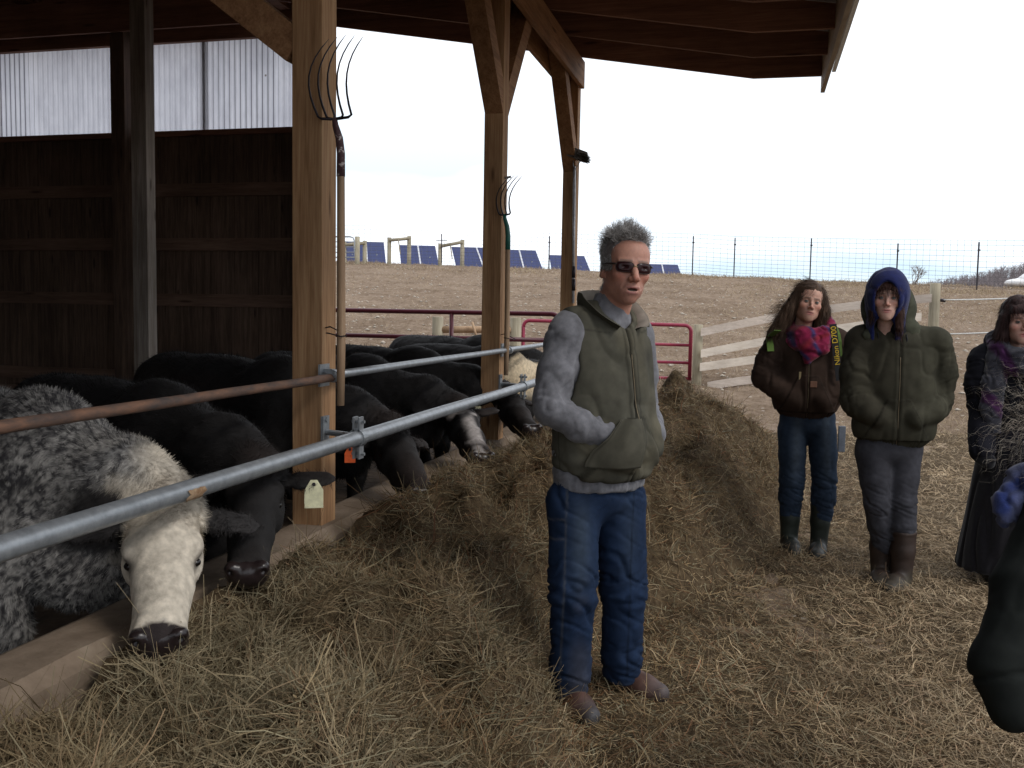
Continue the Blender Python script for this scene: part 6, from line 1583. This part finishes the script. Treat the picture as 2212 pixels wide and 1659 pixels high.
f = Field(hd3-.12, hd3+.12, .006); f.chain([hd3+[.0, .0, .03], hd3+[.01, -.01, -.03], hd3+[.035, -.02, -.065]], [.042, .046, .036], .02); f.chain([hd3+[.02, -.03, -.02], hd3+[.045, -.05, -.045]], [.02, .016], .01); sculpt(f, 'mitten', M['knit'], p3.e, (.010, .010, .013), 1)
def sc3(V):
    a = np.sin(V[:, 0]*30+V[:, 2]*22+n3(V, (6, 6, 6), 2)*5); t = np.clip(a*1.4, 0, 1)[:, None]; return (np.array([.040, .012, .045])*t+np.array([.040, .040, .050])*(1-t))*(1+.6*n3(V, (50, 50, 50), 2))[:, None]
scarf(p3, B3, zs3+.01, .100, .042, sc3, [([B3(-.10, .08, 1.26), B3(-.135, .12, 1.12), B3(-.14, .13, .98), B3(-.12, .13, .86)], [.060, .055, .05, .03]), ([B3(-.13, .03, 1.26), B3(-.18, .06, 1.10), B3(-.19, .07, .92)], [.05, .045, .03])], seed=5, turns=((.0, -.02, 1.0), (.025, -.03, 1.15), (-.025, -.035, 1.22)))
boots(p3, [((C[0]-.08, C[1], 0), (C[0]-.12, C[1]-.2, 0)), ((C[0]+.10, C[1], 0), (C[0]+.10, C[1]-.2, 0))], col=(.012, .012, .012), ztop=.22, footcol=(.02, .02, .02))
ds = [tuple(L3(2180+i*5, 838+i*16, 5.1)+[0, -.165-.01*i, 0]) for i in range(6)]
st_ = strip(ds, .030, .003, 'camera_strap', blk, p3.e, (1, 0, 0)); a, b_ = Vector(ds[0]), Vector(ds[5])
tx = text_on(None, "DIGITAL", .026, (b_-a), Vector((1, 0, .2)), a+Vector((0, -.006, 0)), plain('grey_print', (.22, .22, .23)), 'strap_lettering'); tx.parent = st_

# ---- small figure cropped by the frame in the foreground
p4 = Person(2250, 2.2, 'person in a black coat with curly pale hair, cropped in the near right corner')
L4 = p4.L
S0, S1, S2, S3 = L4(2282, 1105, 2.26), L4(2216, 1280, 2.19), L4(2162, 1440, 2.12), L4(2186, 1530, 2.09)
f = Field((-.32, -.35, .40), (.62, .45, 1.20), .0085)
Tc = np.array([.22, .08, 0])
f.ell(Tc+[0, 0, .80], (.22, .15, .24), .06); f.ell(Tc+[.0, 0, .55], (.23, .17, .22), .06); f.cap(Tc+[-.13, 0, 1.0], Tc+[.13, 0, 1.0], .075, .075, .06)
f.chain([S0, S1, S2, S3], [.074, .072, .064, .056], .03); f.cut(S3+norm(S3-S2)*.02, norm(S3-S2), .006) if False else None
sR = Tc+[.2, 0, .98]; f.chain([sR, sR+[.06, 0, -.25], sR+[.03, -.08, -.45]], [.078, .07, .06], .03)
sculpt(f, 'coat', M['canvas'], p4.e, (.013, .015, .014), 1, lambda V, N: armfold(V, S0, S1, .005, r=.08, fr=7)+armfold(V, S1, S2, .006, r=.08, fr=10)+n3(V, (9, 9, 9), 3)*.012-.009*np.exp(-(((V-S2)@norm(S3-S2)-.015)/.006)**2))
R4 = rot(math.radians(-150), 0, 0); hc4 = L4(2318, 950, 2.36)
head(p4.e, R4, hc4, .95, skin=(.48, .29, .23), neck=.10, haircol=(.3, .25, .2), h=.004)
rng = np.random.default_rng(2); n = 750; th_ = rng.uniform(0, 2*math.pi, n); ph_ = rng.uniform(-.7, 1.5, n)
rt = np.stack([np.cos(ph_)*np.cos(th_)*.085, np.cos(ph_)*np.sin(th_)*.105+.01, np.sin(ph_)*.09+.04], -1)+hc4
strands('hair', p4.e, None, None, rt, (rt-hc4)*8+[0, 0, -.4], rng.uniform(.07, .20, n), .0007, (.50, .44, .36), curl=.8, droop=.5, seed=3, segs=16, jit=.3, wave=(1.0, 1.25))
f = Field(L4(2190, 1080, 2.3)-.16, L4(2190, 1080, 2.3)+.16, .006); q0, q1, q2 = L4(2212, 1040, 2.36), L4(2186, 1085, 2.34), L4(2172, 1120, 2.32)
f.chain([q0, q1, q2], [.035, .036, .02], .02); f.chain([q0, L4(2260, 1040, 2.3)], [.035, .05], .02)
sculpt(f, 'scarf', M['wool'], p4.e, lambda V: np.tile([.03, .045, .15], (len(V), 1))*(1+1.4*n3(V, (30, 30, 30), 3))[:, None]+np.array([.10, .10, .10])*np.clip(n3(V, (22, 22, 22), 8)*4, 0, 1)[:, None], 1, lambda V, N: ridged(V, (22, 22, 34), 3)*.012)
f = Field((-.1, -.2, -.01), (.6, .4, .5), .01); f.chain([Tc+[-.09, 0, .45], Tc+[-.09, 0, .05]], [.10, .065], .02); f.chain([Tc+[.09, 0, .45], Tc+[.09, 0, .05]], [.10, .065], .02)
sculpt(f, 'trousers', M['denim'], p4.e, (.012, .012, .014), 1)
# white dog-like heap far right: pale wrapped bale on the slope
wq = PW(2206, 606, 40); f = Field(np.array(wq)-[2, 1, 1], np.array(wq)+[2.4, 1, 1.2], .05)
f.ell(np.array(wq)+[-.1, 0, -.1], (.55, .35, .18), .1); f.ell(np.array(wq)+[.55, 0, .05], (.65, .4, .34), .15)
V, F = f.mesh(1); me = mesh_np('white_sheet', V, F, sm=np.ones(len(F), bool)); tag(link('white_sheet', me, plain('white_plastic', (.70, .70, .70), rough=.6)), 'crumpled white sheet lying on the slope below the far wooded hill', 'sheet')
